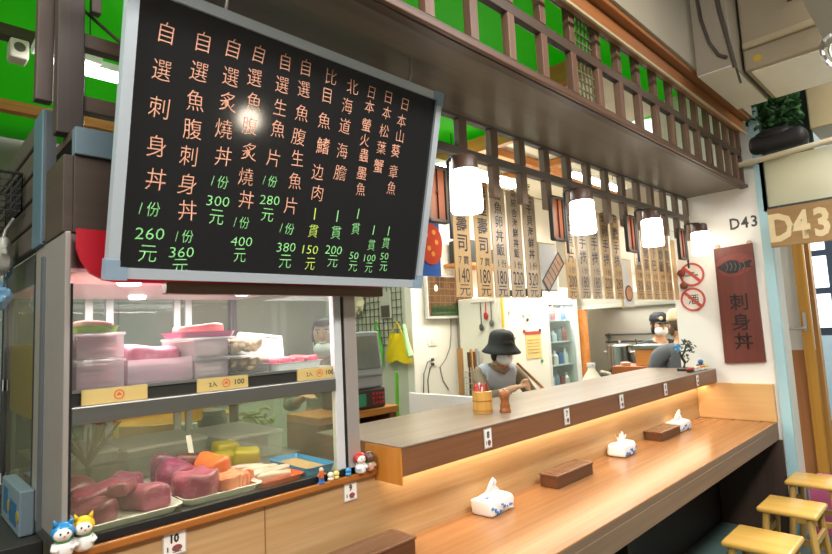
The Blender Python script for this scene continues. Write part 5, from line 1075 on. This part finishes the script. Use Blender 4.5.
m = MB(); m.box((5.56, 3.56, 0.05), (5.60, 4.14, 1.95)); m.box((6.26, 3.56, 0.05), (6.30, 4.14, 1.95)); m.box((5.60, 4.10, 0.05), (6.26, 4.14, 1.95)); m.box((5.60, 3.56, 0.05), (6.26, 4.10, 0.30)); m.box((5.56, 3.56, 1.80), (6.30, 4.14, 1.95)); m.build('body', mat('#dcdcd2', 0.4, var=0.02), t)
m = MB(); m.box((5.56, 3.51, 0.30), (5.63, 3.555, 1.80), 0.004); m.box((6.22, 3.51, 0.30), (6.30, 3.555, 1.80), 0.004); m.box((5.63, 3.51, 0.30), (6.22, 3.555, 0.36)); m.box((5.63, 3.51, 1.74), (6.22, 3.555, 1.80)); m.build('door_frame', mat('#cfd0c8', 0.35), t)
m = MB(); m.box((5.63, 3.53, 0.36), (6.22, 3.536, 1.74)); m.build('door_pane', glass('#e8efec', 0.04), t)
for z in (0.72, 1.0, 1.28, 1.54):
    m = MB(); m.box((5.61, 3.60, z), (6.25, 4.09, z + 0.014)); m.build('shelf', mat('#dfe2de', 0.4), t)
m = MB(); m.cyl((5.66, 3.60, 0.4), (5.66, 3.60, 1.72), 0.009); m.build('lamp_tube', emit('#f4f8ff', 5.0), t)
area('display_refrigerator_light', (5.93, 3.62, 1.72), (0.5, 0.06), 5.0, (0.95, 0.98, 1.0), (5.95, 3.85, 0.8))
rr = random.Random(11)
cols = ['#4a6aa8', '#c9d4dc', '#7a8a98', '#a8443c', '#e3e0d4', '#5a7a9a', '#8a9aa4', '#d4c9a8']
BN_ = [('blue', '#4a6aa8'), ('pale', '#d4d8d8'), ('grey', '#7a8a98'), ('red', '#a8544c'), ('white', '#e9e6dc')]
k = 0
for z, tier in ((0.735, 'lowest'), (1.015, 'second'), (1.295, 'third'), (1.555, 'top')):
    for i in range(5):
        nm, cc = BN_[(i + k) % 5]; x = 5.70 + 0.115 * i; h = rr.uniform(0.13, 0.2); y = 3.66
        if (i + k) % 2 == 0:
            m = MB(); m.lathe([(0, 0), (0.042, 0), (0.044, 0.01), (0.044, h * 0.62), (0.018, h * 0.8), (0.018, h), (0, h)], (x, y, z), 14); one('bottle', '%s bottle on the %s shelf of the display refrigerator' % (nm, tier), 'bottle', m, mat(cc, 0.3), 'bottles and packets in the display refrigerator', True)
        else:
            m = MB(); m.box((x - 0.045, y - 0.03, z), (x + 0.045, y + 0.05, z + h * 0.8), 0.01); one('food_packet', '%s packet on the %s shelf of the display refrigerator' % (nm, tier), 'packet', m, mat(cc, 0.4), 'bottles and packets in the display refrigerator')
    k += 2
# knife rack
t = thing('knife_rack', 'wooden and wire knife rack with handles standing by the white refrigerator', 'knife rack', (4.62, 3.9, 0.0))
m = MB(); m.box((4.36, 3.80, 0.72), (4.39, 3.86, 1.30), 0.003); m.box((4.36, 3.64, 0.70), (4.60, 3.86, 0.725)); m.build('board', wood('#c08a52', '#a8733f', 'Z', 0.4, 30, 1.0), t)
m = MB()
for k in range(7): m.cyl((4.40 + 0.03 * k, 3.655, 0.73), (4.40 + 0.03 * k, 3.655, 1.06), 0.004, seg=6)
for k in range(6): m.tube([(4.60, 3.655, 0.76 + 0.06 * k), (4.37, 3.655, 0.76 + 0.06 * k), (4.37, 3.80, 0.76 + 0.06 * k)], 0.004, 6)
for k in range(4): m.cyl((4.37, 3.69 + 0.035 * k, 0.73), (4.37, 3.69 + 0.035 * k, 1.06), 0.004, seg=6)
m.build('wire_front', STEEL, t)
m = MB(); m.box((4.36, 3.64, 0.0), (4.60, 3.86, 0.70)); m.build('stand', mat('#5a544c', 0.5), t)
for k in range(5):
    x = 4.415 + 0.042 * k; m = MB(); m.box((x - 0.012, 3.73, 1.10), (x + 0.012, 3.76, 1.26 + 0.03 * (k % 2)), 0.005); m.box((x - 0.003, 3.735, 0.80), (x + 0.003, 3.755, 1.10)); o = one('knife', ['dark wood handled knife at the near end of the knife rack', 'pale wood handled knife, second in the knife rack', 'brown handled knife in the middle of the knife rack', 'steel handled knife, fourth in the knife rack', 'steel handled knife at the end of the rack by the refrigerator'][k], 'knife', m, mat(['#5a3a26', '#c9985a', '#7a4a2c', '#a8a8a4', '#b4b4ae'][k], 0.4), 'knives in the rack')
# utensils on the fridge side
t = thing('utensil_rail', 'steel rail with hanging utensils high on the white refrigerator side', 'rail', (4.64, 3.7, 1.6))
m = MB(); m.cyl((4.645, 3.56, 1.78), (4.645, 3.86, 1.78), 0.008, seg=8); m.build('rail', STEEL, t, True)
for k, (h, ln) in enumerate((('#6a6a66', .2), ('#b8342c', .12), ('#4a4a46', .24))):
    y = 3.59 + 0.07 * k; m = MB(); m.tube([(4.64, y, 1.78), (4.635, y, 1.78 - ln)], 0.006, 6); m.ell((4.632, y, 1.78 - ln - 0.03), (0.012, 0.03, 0.04)); m.build('utensil', mat(h, 0.4), t, True)
# side post of the stove corner, hood, stove, pots
m = MB(); m.box((6.33, 3.44, 0.0), (6.40, 3.555, 1.67), 0.004); one('wood_post', 'orange wooden side post of the stove corner', 'post', m, ORANGEW)
t = thing('range_hood', 'long pale steel range hood over the stove corner', 'hood', (6.6, 3.0, 1.66))
m = MB(); m.prism([(0, 0), (0, 0.16), (0.35, 0.42), (0.62, 0.42), (0.62, 0)], 1.75, basis((6.37, 3.55, 1.68), (1, 0, 0), (0, 0, 1), (0, -1, 0))); m.build('canopy', steel('#c9c6bc', 0.4, 'Y'), t)
m = MB(); m.box((6.355, 1.80, 1.672), (6.372, 3.55, 1.72)); m.build('lip', steel('#d8d6cc', 0.35, 'Y'), t)
area('hood_fill_light', (6.62, 2.7, 1.66), (0.3, 1.4), 9.0, (1, 0.96, 0.88))  # fill light added under the hood to brighten the stove wall
t = thing('stove', 'dark steel gas stove below the range hood', 'stove', (6.6, 2.9, 0))
m = MB(); m.box((6.36, 2.05, 0.0), (6.98, 3.42, 0.86), 0.006); m.build('stove_body', steel('#5a5854', 0.45, 'Y'), t)
for y in (2.5, 3.15):
    m = MB(); m.ring(0.13, 0.15, 0.02, basis((6.62, y, 0.875), (1, 0, 0), (0, 1, 0), (0, 0, 1)), 20)
    for a in range(4): m.box((6.62 - 0.15, y - 0.008, 0.865), (6.62 + 0.15, y + 0.008, 0.895), rot=(0, 0, a * math.pi / 4))
    m.build('burner_grate', BLACK, t)
for k in range(4):
    m = MB(); m.cyl((6.36, 2.3 + 0.32 * k, 0.78), (6.335, 2.3 + 0.32 * k, 0.78), 0.028, seg=14); m.build('knob', BLACK, t, True)
t = thing('stock_pot', 'tall steel stock pot with a lid on the stove', 'pot', (6.62, 3.15, 0.897))
m = MB(); m.lathe([(0, 0.0), (0.15, 0.0), (0.155, 0.01), (0.155, 0.30), (0.16, 0.305), (0, 0.306)], (6.62, 3.15, 0.897), 28); m.build('pot_body', steel('#c4c2ba', 0.22, 'Z'), t, True, 50)
m = MB(); m.lathe([(0.162, 0.307), (0.15, 0.318), (0.04, 0.335), (0, 0.336)], (6.62, 3.15, 0.897), 28); m.lathe([(0, 0.336), (0.012, 0.337), (0.02, 0.365), (0, 0.37)], (6.62, 3.15, 0.897), 12); m.build('lid', steel('#c9c7c0', 0.25, 'X'), t, True, 50)
for s_ in (-1, 1):
    m = MB(); m.tube([(6.62, 3.15 + s_ * 0.155, 1.12), (6.62, 3.15 + s_ * 0.20, 1.13), (6.60, 3.15 + s_ * 0.2, 1.13), (6.56, 3.15 + s_ * 0.15, 1.12)], 0.008, 6); m.build('handle', STEEL, t, True)
t = thing('sauce_pot', 'dark pot beside the tall steel stock pot', 'pot', (6.62, 2.78, 0.897))
m = MB(); m.lathe([(0, 0.0), (0.11, 0.0), (0.115, 0.01), (0.115, 0.24), (0, 0.242)], (6.62, 2.74, 0.897), 24); m.build('pot_body', mat('#46443f', 0.35, metal=0.6), t, True, 50)
m = MB(); m.tube([(6.6, 2.85, 1.10), (6.58, 2.90, 1.16), (6.57, 2.92, 1.28)], 0.01, 8); m.build('handle', DGREY, t, True)
m = MB(); m.cyl((6.96, 2.05, 1.33), (6.96, 3.5, 1.33), 0.012, seg=8); m.cyl((6.96, 2.05, 1.24), (6.96, 3.5, 1.24), 0.012, seg=8)
for y in (2.1, 2.8, 3.45): m.box((6.955, y, 1.22), (6.999, y + 0.02, 1.35))
one('wall_rail', 'double dark rail along the steel wall behind the stove', 'rail', m, mat('#3a3834', 0.4))
# pass box, jug
t = thing('menu_box', 'orange wooden box with a steel lid in front of the masked cook', 'box', (5.2, 2.2, 0.0))
m = MB(); m.box((5.20, 2.085, 1.071), (5.45, 2.33, 1.225), 0.004); m.build('box_body', wood('#c98a44', '#b5763a', 'Y', 0.4, 30, 1.2), t)
m = MB(); m.box((5.19, 2.075, 1.225), (5.46, 2.34, 1.268), 0.005); m.build('lid', steel('#a9aca8', 0.35, 'Y'), t)
m = MB(); m.box((5.12, 2.04, 0.0), (5.50, 2.54, 1.07), 0.004); one('wooden_counter', 'orange brown wooden counter end before the masked cook', 'counter', m, wood('#b0683a', '#96552e', 'Y', 0.4, 30, 1.0))
m = MB(); m.lathe([(0, 0), (0.04, 0), (0.045, 0.01), (0.05, 0.03), (0.03, 0.035), (0, 0.035)], (5.20, 2.43, 1.071), 16); one('bowl', 'small pale bowl next to the wooden box with the steel lid', 'bowl', m, mat('#d8a890', 0.4), smooth=True)
t = thing('jug', 'white plastic jug of oil standing behind the ledge', 'jug', (4.02, 2.16, 0.881))
m = MB(); m.lathe([(0, 0), (0.075, 0), (0.08, 0.01), (0.08, 0.15), (0.07, 0.19), (0.03, 0.25), (0.026, 0.275), (0, 0.276)], (4.02, 2.16, 0.8805), 20); m.build('jug_body', mat('#e9e6cf', 0.35), t, True, 60)
m = MB(); m.lathe([(0, 0.276), (0.032, 0.277), (0.032, 0.305), (0, 0.306)], (4.02, 2.16, 0.8805), 16); m.build('cap', mat('#d8dce0', 0.4), t, True, 50)
m = MB(); m.tube([(4.05, 2.10, 1.12), (4.10, 2.05, 1.10), (4.11, 2.04, 1.03), (4.07, 2.08, 0.99)], 0.011, 8); m.build('handle', mat('#e9e6cf', 0.35), t, True)
m = MB(); m.lathe([(0, 0), (0.078, 0), (0.0815, 0.01), (0.0815, 0.06), (0, 0.061)], (4.02, 2.16, 0.884), 20); m.build('oil', mat('#d8c26a', 0.3), t, True, 50)
t = thing('tub', 'yellow round tub on the floor stand seen through the glass case', 'tub', (1.25, 3.4, 0))
m = MB(); m.lathe([(0, 0), (0.26, 0), (0.30, 0.9), (0.33, 1.05), (0.34, 1.07), (0.30, 1.07), (0.27, 0.95), (0, 0.94)], (1.25, 3.4, 0.0), 28); m.build('tub_body', mat('#d8a22c', 0.4), t, True, 50)
# things far behind the case
t = thing('steel_cabinet', 'tall grey steel cabinet seen through the glass case', 'cabinet', (0.9, 5.2, 0))
m = MB(); m.box((0.3, 4.9, 0.0), (1.9, 5.6, 2.1), 0.01); m.build('cabinet_body', steel('#8c8f8c', 0.45, 'Z', 0.7), t)
for x in (0.34, 0.87, 1.40):
    m = MB(); m.box((x, 4.88, 0.1), (x + 0.48, 4.899, 2.0), 0.004); d_ = m.build('door', mat('#7d8480', 0.4, metal=0.3), t); m = MB(); m.box((x + 0.42, 4.86, 1.0), (x + 0.44, 4.88, 1.3)); m.build('handle', STEEL, d_)
m = MB(); m.box((2.2, 5.1, 0.0), (3.4, 5.6, 1.25), 0.01); one('chest_freezer', 'pale green chest freezer along the far wall', 'freezer', m, mat('#a9b8a8', 0.4))

# worktop with pots and tubs seen through the lower glass of the case
t = thing('work_table', 'steel work table behind the glass case crowded with kitchen things', 'table', (1.05, 3.0, 0))
m = MB(); m.box((0.45, 2.72, 0.84), (1.72, 3.10, 0.87), 0.004); m.build('tabletop', STEELX, t)
for xx in (0.50, 1.64):
    for yy in (2.75, 3.03): m = MB(); m.box((xx, yy, 0.0), (xx + 0.035, yy + 0.035, 0.84)); m.build('leg', STEEL, t)
def jar(x, y, r, h, col, label, cat='jar', name='jar', lid=None):
    t = thing(name, label, cat, (x, y, 0.871)); m = MB(); m.lathe([(0, 0), (r * .94, 0), (r, h * .05), (r, h * .9), (r * .8, h), (0, h)], (x, y, 0.871), 20); m.build('container', mat(col, 0.35), t, True, 50)
    if lid: m = MB(); m.lathe([(0, h), (r * .84, h * 1.0), (r * .84, h * 1.1), (0, h * 1.1)], (x, y, 0.8712), 20); m.build('lid', mat(lid, 0.4), t, True, 50)
jar(0.60, 2.86, 0.07, 0.22, '#3a3a30', 'dark jar on the work table behind the case nearest the steel post', lid='#6a6a60')
jar(0.76, 2.82, 0.05, 0.28, '#d8b62c', 'yellow squeeze bottle on the work table behind the case', 'bottle', 'squeeze_bottle', lid='#c9402c')
jar(0.92, 2.90, 0.10, 0.16, '#2f3330', 'black cooking pot on the work table behind the case', 'pot', 'cooking_pot', lid='#44484a')
jar(1.14, 2.86, 0.06, 0.20, '#e3e0d4', 'white tub on the work table behind the case', 'tub', 'lidded_tub', lid='#d4dcd8')
jar(1.30, 2.90, 0.07, 0.24, '#57606a', 'grey canister on the work table behind the case', 'canister', 'canister', lid='#8a9296')
jar(1.50, 2.86, 0.08, 0.14, '#8a5a34', 'brown tub on the work table next to the grey canister', 'tub', 'lidded_tub')
rr = random.Random(5); m = MB()
for k in range(60): m.ell((1.50 + rr.gauss(0, .045), 2.86 + rr.gauss(0, .04), 1.03 + abs(rr.gauss(0, .03))), (0.03, 0.012, 0.008), (rr.uniform(-1, 1), rr.uniform(-1, 1), rr.uniform(0, 6)), 6, 4)
one('greens', 'heap of pale green leaves in the brown tub', 'vegetable', m, mat('#8fa35a', 0.5, var=0.3), smooth=True)['kind'] = 'stuff'
# ---------------------------------------------------------------- people
def skin_mesh(verts, edges, radii, sub=1):
    me = bpy.data.meshes.new('skin'); me.from_pydata(verts, edges, []); o = bpy.data.objects.new('skin', me); COL.objects.link(o)
    sk = o.modifiers.new('skin', 'SKIN'); sk.use_smooth_shade = True
    for i, d in enumerate(me.skin_vertices[0].data): d.radius = (radii[i], radii[i]) if not isinstance(radii[i], tuple) else radii[i]; d.use_root = (i == 0)
    ss = o.modifiers.new('sub', 'SUBSURF'); ss.levels = sub; ss.render_levels = sub
    dg = bpy.context.evaluated_depsgraph_get(); r = bpy.data.meshes.new_from_object(o.evaluated_get(dg)); bpy.data.objects.remove(o); return r
def chain(pts):
    V, Rr, E = [], [], []
    for p, r in pts:
        V.append(p); Rr.append(r)
        if len(V) > 1: E.append((len(V) - 2, len(V) - 1))
    return V, E, Rr
def remeshed(mb, vox):
    me = bpy.data.meshes.new('rm'); mb.bm.to_mesh(me); mb.bm.free(); o = bpy.data.objects.new('rm', me); COL.objects.link(o)
    r = o.modifiers.new('r', 'REMESH'); r.mode = 'VOXEL'; r.voxel_size = vox; s = o.modifiers.new('s', 'SMOOTH'); s.factor = 0.5; s.iterations = 3
    dg = bpy.context.evaluated_depsgraph_get(); q = bpy.data.meshes.new_from_object(o.evaluated_get(dg)); bpy.data.objects.remove(o)
    m = MB(); m.bm.from_mesh(q); return m
def hand(m, wrist, fwd, palm_n, side, curl=0.5, s=1.0):
    """palm and five fingers; side = direction of the thumb"""
    w, f, n, t = Vector(wrist), Vector(fwd).normalized(), Vector(palm_n).normalized(), Vector(side).normalized()
    V, E, R = chain([(w - f * .03, .024 * s), (w + f * .03 * s, (.034 * s, .016 * s)), (w + f * .075 * s, (.036 * s, .014 * s))]); me = skin_mesh(V, E, [x if not isinstance(x, tuple) else x for x in R]); m.mesh_in(me, Matrix.Identity(4))
    for k, (off, ln) in enumerate(((.030, .066), (.010, .076), (-.010, .070), (-.029, .054))):
        b = w + f * .07 * s + t * off * s; pts = [(b - f * .02 * s, .0095 * s), (b, .009 * s)]; d = f.copy(); p = b
        for j, fr in enumerate((.45, .32, .23)):
            d = (d * math.cos(curl) + n * math.sin(curl)).normalized(); p = p + d * ln * fr * s; pts.append((p.copy(), (.0085 - .001 * j) * s))
        V, E, R = chain(pts); m.mesh_in(skin_mesh(V, E, R), Matrix.Identity(4))
    b = w + f * .022 * s + t * .026 * s; d1 = (f * .6 + t * .75 + n * .3).normalized(); d2 = (f * .85 + t * .25 + n * .45).normalized()
    V, E, R = chain([(b - t * .015 * s, .012 * s), (b + d1 * .028 * s, .011 * s), (b + d1 * .03 * s + d2 * .028 * s, .0095 * s), (b + d1 * .03 * s + d2 * .05 * s, .008 * s)]); m.mesh_in(skin_mesh(V, E, R), Matrix.Identity(4))
def person(label, loc, rot, J, look=(0, 0), skin_h='#d9a987', extras=None):
    P = thing('person', label, 'person', (loc[0], loc[1], 0.0)); T = Matrix.Translation((loc[0], loc[1], 0)) @ Matrix.Rotation(rot, 4, 'Z')
    g = lambda k: Vector(J[k]); m = MB()
    pel, chest, neck, head = g('pelvis'), g('chest'), g('neck'), g('head')
    V = [pel, (pel + chest) / 2, chest, chest + (neck - chest) * .6, neck, head + (neck - head) * .3]; R = [(.15, .105), (.135, .10), (.15, .105), (.10, .07), .052, .05]; E = [(i, i + 1) for i in range(5)]
    def limb(a, pts, rr):
        i0 = a
        for p, r in zip(pts, rr): V.append(p); R.append(r); E.append((i0, len(V) - 1)); i0 = len(V) - 1
    for s_ in ('l', 'r'):
        limb(3, [g(s_ + 'sh'), g(s_ + 'el'), g(s_ + 'wr')], [.058, .042, .028])
        sx = 1 if s_ == 'l' else -1; kn = g(s_ + 'kn') if s_ + 'kn' in J else Vector((sx * .11, -.02, .46)); an = g(s_ + 'an') if s_ + 'an' in J else Vector((sx * .12, .02, .08))
        limb(0, [Vector((sx * .09, pel.y, pel.z - .08)), kn, an, an + Vector((0, -.14, -.045))], [.085, .055, .040, .030])
    m.mesh_in(skin_mesh(V, E, R), Matrix.Identity(4))
    HR = Euler((look[0], 0, look[1])).to_matrix(); hv = lambda x, y, z: head + HR @ Vector((x, y, z)); rx = (look[0], 0, look[1])
    m.ell(head, (.074, .093, .108), rx, 20, 14); m.ell(hv(0, -.025, -.065), (.052, .058, .05), rx); m.ell(hv(0, -.096, -.022), (.013, .018, .017), rx); m.ell(hv(0, -.090, .0), (.009, .012, .03), rx)
    for s_ in (-1, 1): m.ell(hv(s_ * .076, .008, -.012), (.009, .018, .028), rx)
    m.ell(hv(0, -.084, -.062), (.024, .010, .008), rx); m.ell(hv(0, -.078, -.09), (.024, .02, .02), rx)
    for s_, cu in (('l', J.get('lcurl', .35)), ('r', J.get('rcurl', .35))):
        wr, el = g(s_ + 'wr'), g(s_ + 'el'); f = Vector(J[s_ + 'fwd']) if s_ + 'fwd' in J else (wr - el); n = Vector(J[s_ + 'palm']) if s_ + 'palm' in J else Vector((0, 0, -1)); f.normalize(); n = (n - f * n.dot(f)).normalized(); th = f.cross(n) * (1 if s_ == 'r' else -1)
        if s_ + 'thumb' in J: th = Vector(J[s_ + 'thumb']); th = (th - f * th.dot(f)).normalized()
        hand(m, wr, f, n, th, cu)
    q = remeshed(m, 0.0065)
    for v in q.bm.verts: v.co = T @ v.co
    body = q.build('body', mat(skin_h, 0.5, var=0.03), P, True, 180)
    def part(name, mb, mt, par=None, vox=None, ang=180):
        for v in mb.bm.verts: v.co = T @ v.co
        return mb.build(name, mt, par or P, True, ang)
    # eyes and brows
    m = MB()
    for s_ in (-1, 1): m.ell(hv(s_ * .031, -.082, .008), (.013, .009, .008), rx)
    e = part('eyes', m, mat('#efe9e2', 0.3, var=0.0)); m = MB()
    for s_ in (-1, 1): m.ell(hv(s_ * .031, -.088, .008), (.006, .005, .0065), rx)
    part('pupils', m, mat('#1d1512', 0.2), e); m = MB()
    for s_ in (-1, 1): m.ell(hv(s_ * .032, -.086, .028), (.018, .006, .004), rx)
    part('brows', m, mat('#241a16', 0.6))
    # clothes
    def clothes(name, h, arms, grow, legs=False, low=None, rough=0.8):
        V = [pel - Vector((0, 0, .06)), (pel + chest) / 2, chest, chest + (neck - chest) * .72]; R = [(.155 + grow, .115 + grow), (.142 + grow, .108 + grow), (.158 + grow, .115 + grow), (.085 + grow, .066 + grow)]; E = [(0, 1), (1, 2), (2, 3)]
        for s_ in ('l', 'r'):
            a, b, c_ = g(s_ + 'sh'), g(s_ + 'el'), g(s_ + 'wr')
            if arms >= 1: V += [a, b]; R += [.068 + grow, .052 + grow]; E += [(3, len(V) - 2), (len(V) - 2, len(V) - 1)]
            else: V += [a]; R += [.066 + grow]; E += [(3, len(V) - 1)]
            if arms > 1: V += [b + (c_ - b) * (arms - 1)]; R += [.042 + grow]; E += [(len(V) - 2, len(V) - 1)]
        m = MB(); m.mesh_in(skin_mesh(V, E, R, 2), Matrix.Identity(4))
        for v in m.bm.verts: v.co += Vector((0.004 * math.sin(v.co.z * 60 + v.co.x * 20), 0.004 * math.sin(v.co.z * 45 + v.co.x * 30), 0))
        return part(name, m, mat(h, rough, var=0.08))
    def trousers(h):
        V = [pel + Vector((0, 0, .02)), pel - Vector((0, 0, .05))]; R = [(.158, .118), (.16, .12)]; E = [(0, 1)]
        for sx in (-1, 1): V += [Vector((sx * .09, pel.y, pel.z - .12)), Vector((sx * .11, -.02, .46)), Vector((sx * .12, .02, .10))]; R += [.10, .072, .060]; n = len(V); E += [(1, n - 3), (n - 3, n - 2), (n - 2, n - 1)]
        m = MB(); m.mesh_in(skin_mesh(V, E, R), Matrix.Identity(4)); part('trousers', m, mat(h, 0.8)); m = MB()
        for sx in (-1, 1): m.ell((sx * .12, -.05, .045), (.05, .14, .045))
        part('shoes', m, mat('#232323', 0.5))
    def hair(h, full=1.0):
        m = MB(); m.ell(hv(0, .014, .018), (.082, .092, .103), rx, 20, 14)
        for s_ in (-1, 1): m.ell(hv(s_ * .066, .0, -.03 * full), (.018, .045, .06 * full), rx)
        m.ell(hv(0, -.055, .075), (.062, .042, .034), rx); part('hair', m, mat(h, 0.45, var=0.2, scale=60))
    def mask(h='#eef0f1', drop=0.0):
        m = MB(); m.ell(hv(0, -.050, -.048 - drop), (.069, .064, .056), rx, 18, 12); k = part('mask', m, mat(h, 0.7, var=0.02)); m = MB()
        for dz in (-.012, .012): m.tube([hv(-.058, -.075, -.048 - drop + dz), hv(-.03, -.104, -.048 - drop + dz), hv(0, -.111, -.048 - drop + dz), hv(.03, -.104, -.048 - drop + dz), hv(.058, -.075, -.048 - drop + dz)], .0016, 5)
        for s_ in (-1, 1): m.tube([hv(s_ * .062, -.055, -.03 - drop), hv(s_ * .078, -.01, -.012), hv(s_ * .08, .012, -.01)], .002, 5); 
        part('mask_strap', m, mat('#f6f6f6', 0.7), k)
    extras(dict(part=part, clothes=clothes, trousers=trousers, hair=hair, mask=mask, hv=hv, HR=HR, head=head, rx=rx, T=T, P=P, J=J, g=g)); return P
def chef(k):
    k['trousers']('#3c3f46'); k['clothes']('shirt', '#84755f', 1.45, 0.0); v = k['clothes']('vest', '#a9afba', 0, 0.010); k['hair']('#2a201c'); k['mask']()
    m = MB(); R = Euler((k['rx'][0] - 0.16, 0, k['rx'][2])).to_matrix(); m.lathe([(0, .122), (.045, .120), (.075, .110), (.092, .092), (.100, .065), (.106, .015), (.112, .0), (.135, -.028), (.156, -.052), (.153, -.056), (.130, -.034), (.106, -.006), (.098, .02), (.088, .08), (0, .112)], k['hv'](0, .008, .035), 32, R); h = k['part']('bucket_hat', m, mat('#26282a', 0.8, var=0.12, scale=60)); m = MB()
    m.box((-.03, -.001, -.008), (.03, .001, .008)); 
    for v in m.bm.verts: v.co = R @ Euler((0, 0, .75)).to_matrix() @ (v.co + Vector((0, -.105, .06))) + k['hv'](0, .008, .035)
    k['part']('hat_label', m, mat('#8f9294', 0.6), h)
    m = MB(); m.tube([k['g']('neck') + Vector((-.08, .01, .0)), k['g']('neck') + Vector((-.05, -.06, -.03)), k['g']('neck') + Vector((0, -.085, -.06)), k['g']('neck') + Vector((.05, -.06, -.03)), k['g']('neck') + Vector((.08, .01, .0))], .016, 8); k['part']('collar', m, mat('#7a6a54', 0.8))
JC = dict(pelvis=(0, .06, .84), chest=(0, -.03, 1.06), neck=(0, -.10, 1.205), head=(0, -.165, 1.325), lsh=(.17, -.04, 1.14), rsh=(-.17, -.04, 1.14), lel=(.30, -.10, .93), lwr=(.29, -.28, .955), rel=(-.17, -.22, .97), rwr=(.03, -.34, 1.045), rcurl=.95, lcurl=.25,
          rfwd=(.95, -.25, .12), rpalm=(.15, .6, -.6), rthumb=(-.1, -.25, .9), lfwd=(.2, -.95, -.1), lpalm=(0, 0, -1), lthumb=(-1, 0, 0))
person('chef in a black bucket hat, white mask and grey vest working with a wooden brush', (3.60, 2.80), -0.45, JC, (0.30, 0.10), extras=chef)
Tc = Matrix.Translation((3.60, 2.80, 0)) @ Matrix.Rotation(-0.45, 4, 'Z')
t = thing('brush', 'long wooden handled brush with a dark tip held by the chef', 'brush', tuple(Tc @ Vector((.25, -.37, .95))))
a, b = Tc @ Vector((.01, -.385, 1.225)), Tc @ Vector((.25, -.36, 1.0))
m = MB(); m.cyl(a, b, .009, .013, 12); m.build('handle', wood('#b5763a', '#94592a', 'Z', 0.35, 30, 2), t, True)
m = MB(); m.cyl(b, b + (b - a).normalized() * .055, .014, .022, 12); m.build('bristles', mat('#2b1f1a', 0.7), t, True)
def cook(k):
    k['trousers']('#2a2c30'); k['clothes']('shirt', '#2b3036', 1.6, 0.004); k['hair']('#1c1716'); k['mask']()
    m = MB(); m.lathe([(0, .105), (.05, .100), (.088, .07), (.096, .03), (.096, .012), (.085, .012), (0, .09)], k['hv'](0, .008, .035), 28, k['HR']); h = k['part']('cap', m, mat('#22252a', 0.7)); m = MB(); m.box((-.07, -.16, .042), (.07, -.07, .052), .004)
    for v in m.bm.verts: v.co = k['HR'] @ v.co + k['head']
    k['part']('cap_brim', m, mat('#1e2024', 0.7), h); m = MB(); m.ell(k['hv'](-.02, -.092, .085), (.022, .010, .02), k['rx']); k['part']('cap_badge', m, mat('#e0d6b4', 0.6), h)
JK = dict(pelvis=(0, .04, .90), chest=(0, 0, 1.12), neck=(0, -.03, 1.30), head=(0, -.06, 1.44), lsh=(.18, 0, 1.22), rsh=(-.18, 0, 1.22), lel=(.25, -.08, .98), lwr=(.14, -.28, 1.06), rel=(-.25, -.08, .98), rwr=(-.14, -.28, 1.06))
person('masked cook in dark clothes and a black cap behind the wooden box', (5.86, 2.36), -0.85, JK, (0.15, 0.05), extras=cook)
def helper(k):
    k['trousers']('#3a3c40'); k['clothes']('jacket', '#585c62', 1.9, 0.012); k['hair']('#5a4634')
    m = MB(); m.lathe([(0, .112), (.05, .104), (.080, .07), (.090, .02), (.089, .0), (.080, .0), (0, .09)], k['hv'](0, .008, .035), 28, k['HR']); k['part']('headscarf', m, mat('#dccba6', 0.7, var=0.15, scale=40))
JH = dict(pelvis=(0, .04, .92), chest=(0, 0, 1.12), neck=(0, -.01, 1.29), head=(0, -.03, 1.445), lsh=(.18, 0, 1.21), rsh=(-.18, 0, 1.21), lel=(.25, -.03, .99), lwr=(.20, -.24, 1.02), rel=(-.25, -.03, .99), rwr=(-.20, -.24, 1.02))
person('person in a grey jacket and cream headscarf half hidden by the white partition', (4.84, 1.765), 2.2, JH, (0.1, 0.2), extras=helper)
def smiler(k):
    k['trousers']('#3b4250'); k['clothes']('shirt', '#8d948c', 1.6, 0.004); k['hair']('#191516'); k['mask']('#e9edee', .068)
    m = MB(); m.tube([k['hv'](-.022, -.0905, -.058), k['hv'](0, -.098, -.066), k['hv'](.022, -.0905, -.058)], .0055, 8); k['part']('smile', m, mat('#f2e6e0', 0.4))
JS = dict(pelvis=(0, .04, .94), chest=(0, 0, 1.16), neck=(0, -.02, 1.38), head=(0, -.05, 1.525), lsh=(.18, 0, 1.29), rsh=(-.18, 0, 1.29), lel=(.25, -.06, 1.02), lwr=(.12, -.30, 1.10), rel=(-.25, -.06, 1.02), rwr=(-.12, -.30, 1.10))
person('smiling person with black bobbed hair and lowered mask seen through the glass case', (2.31, 3.32), -0.68, JS, (0.08, 0.0), extras=smiler)
bpy.context.view_layer.update()
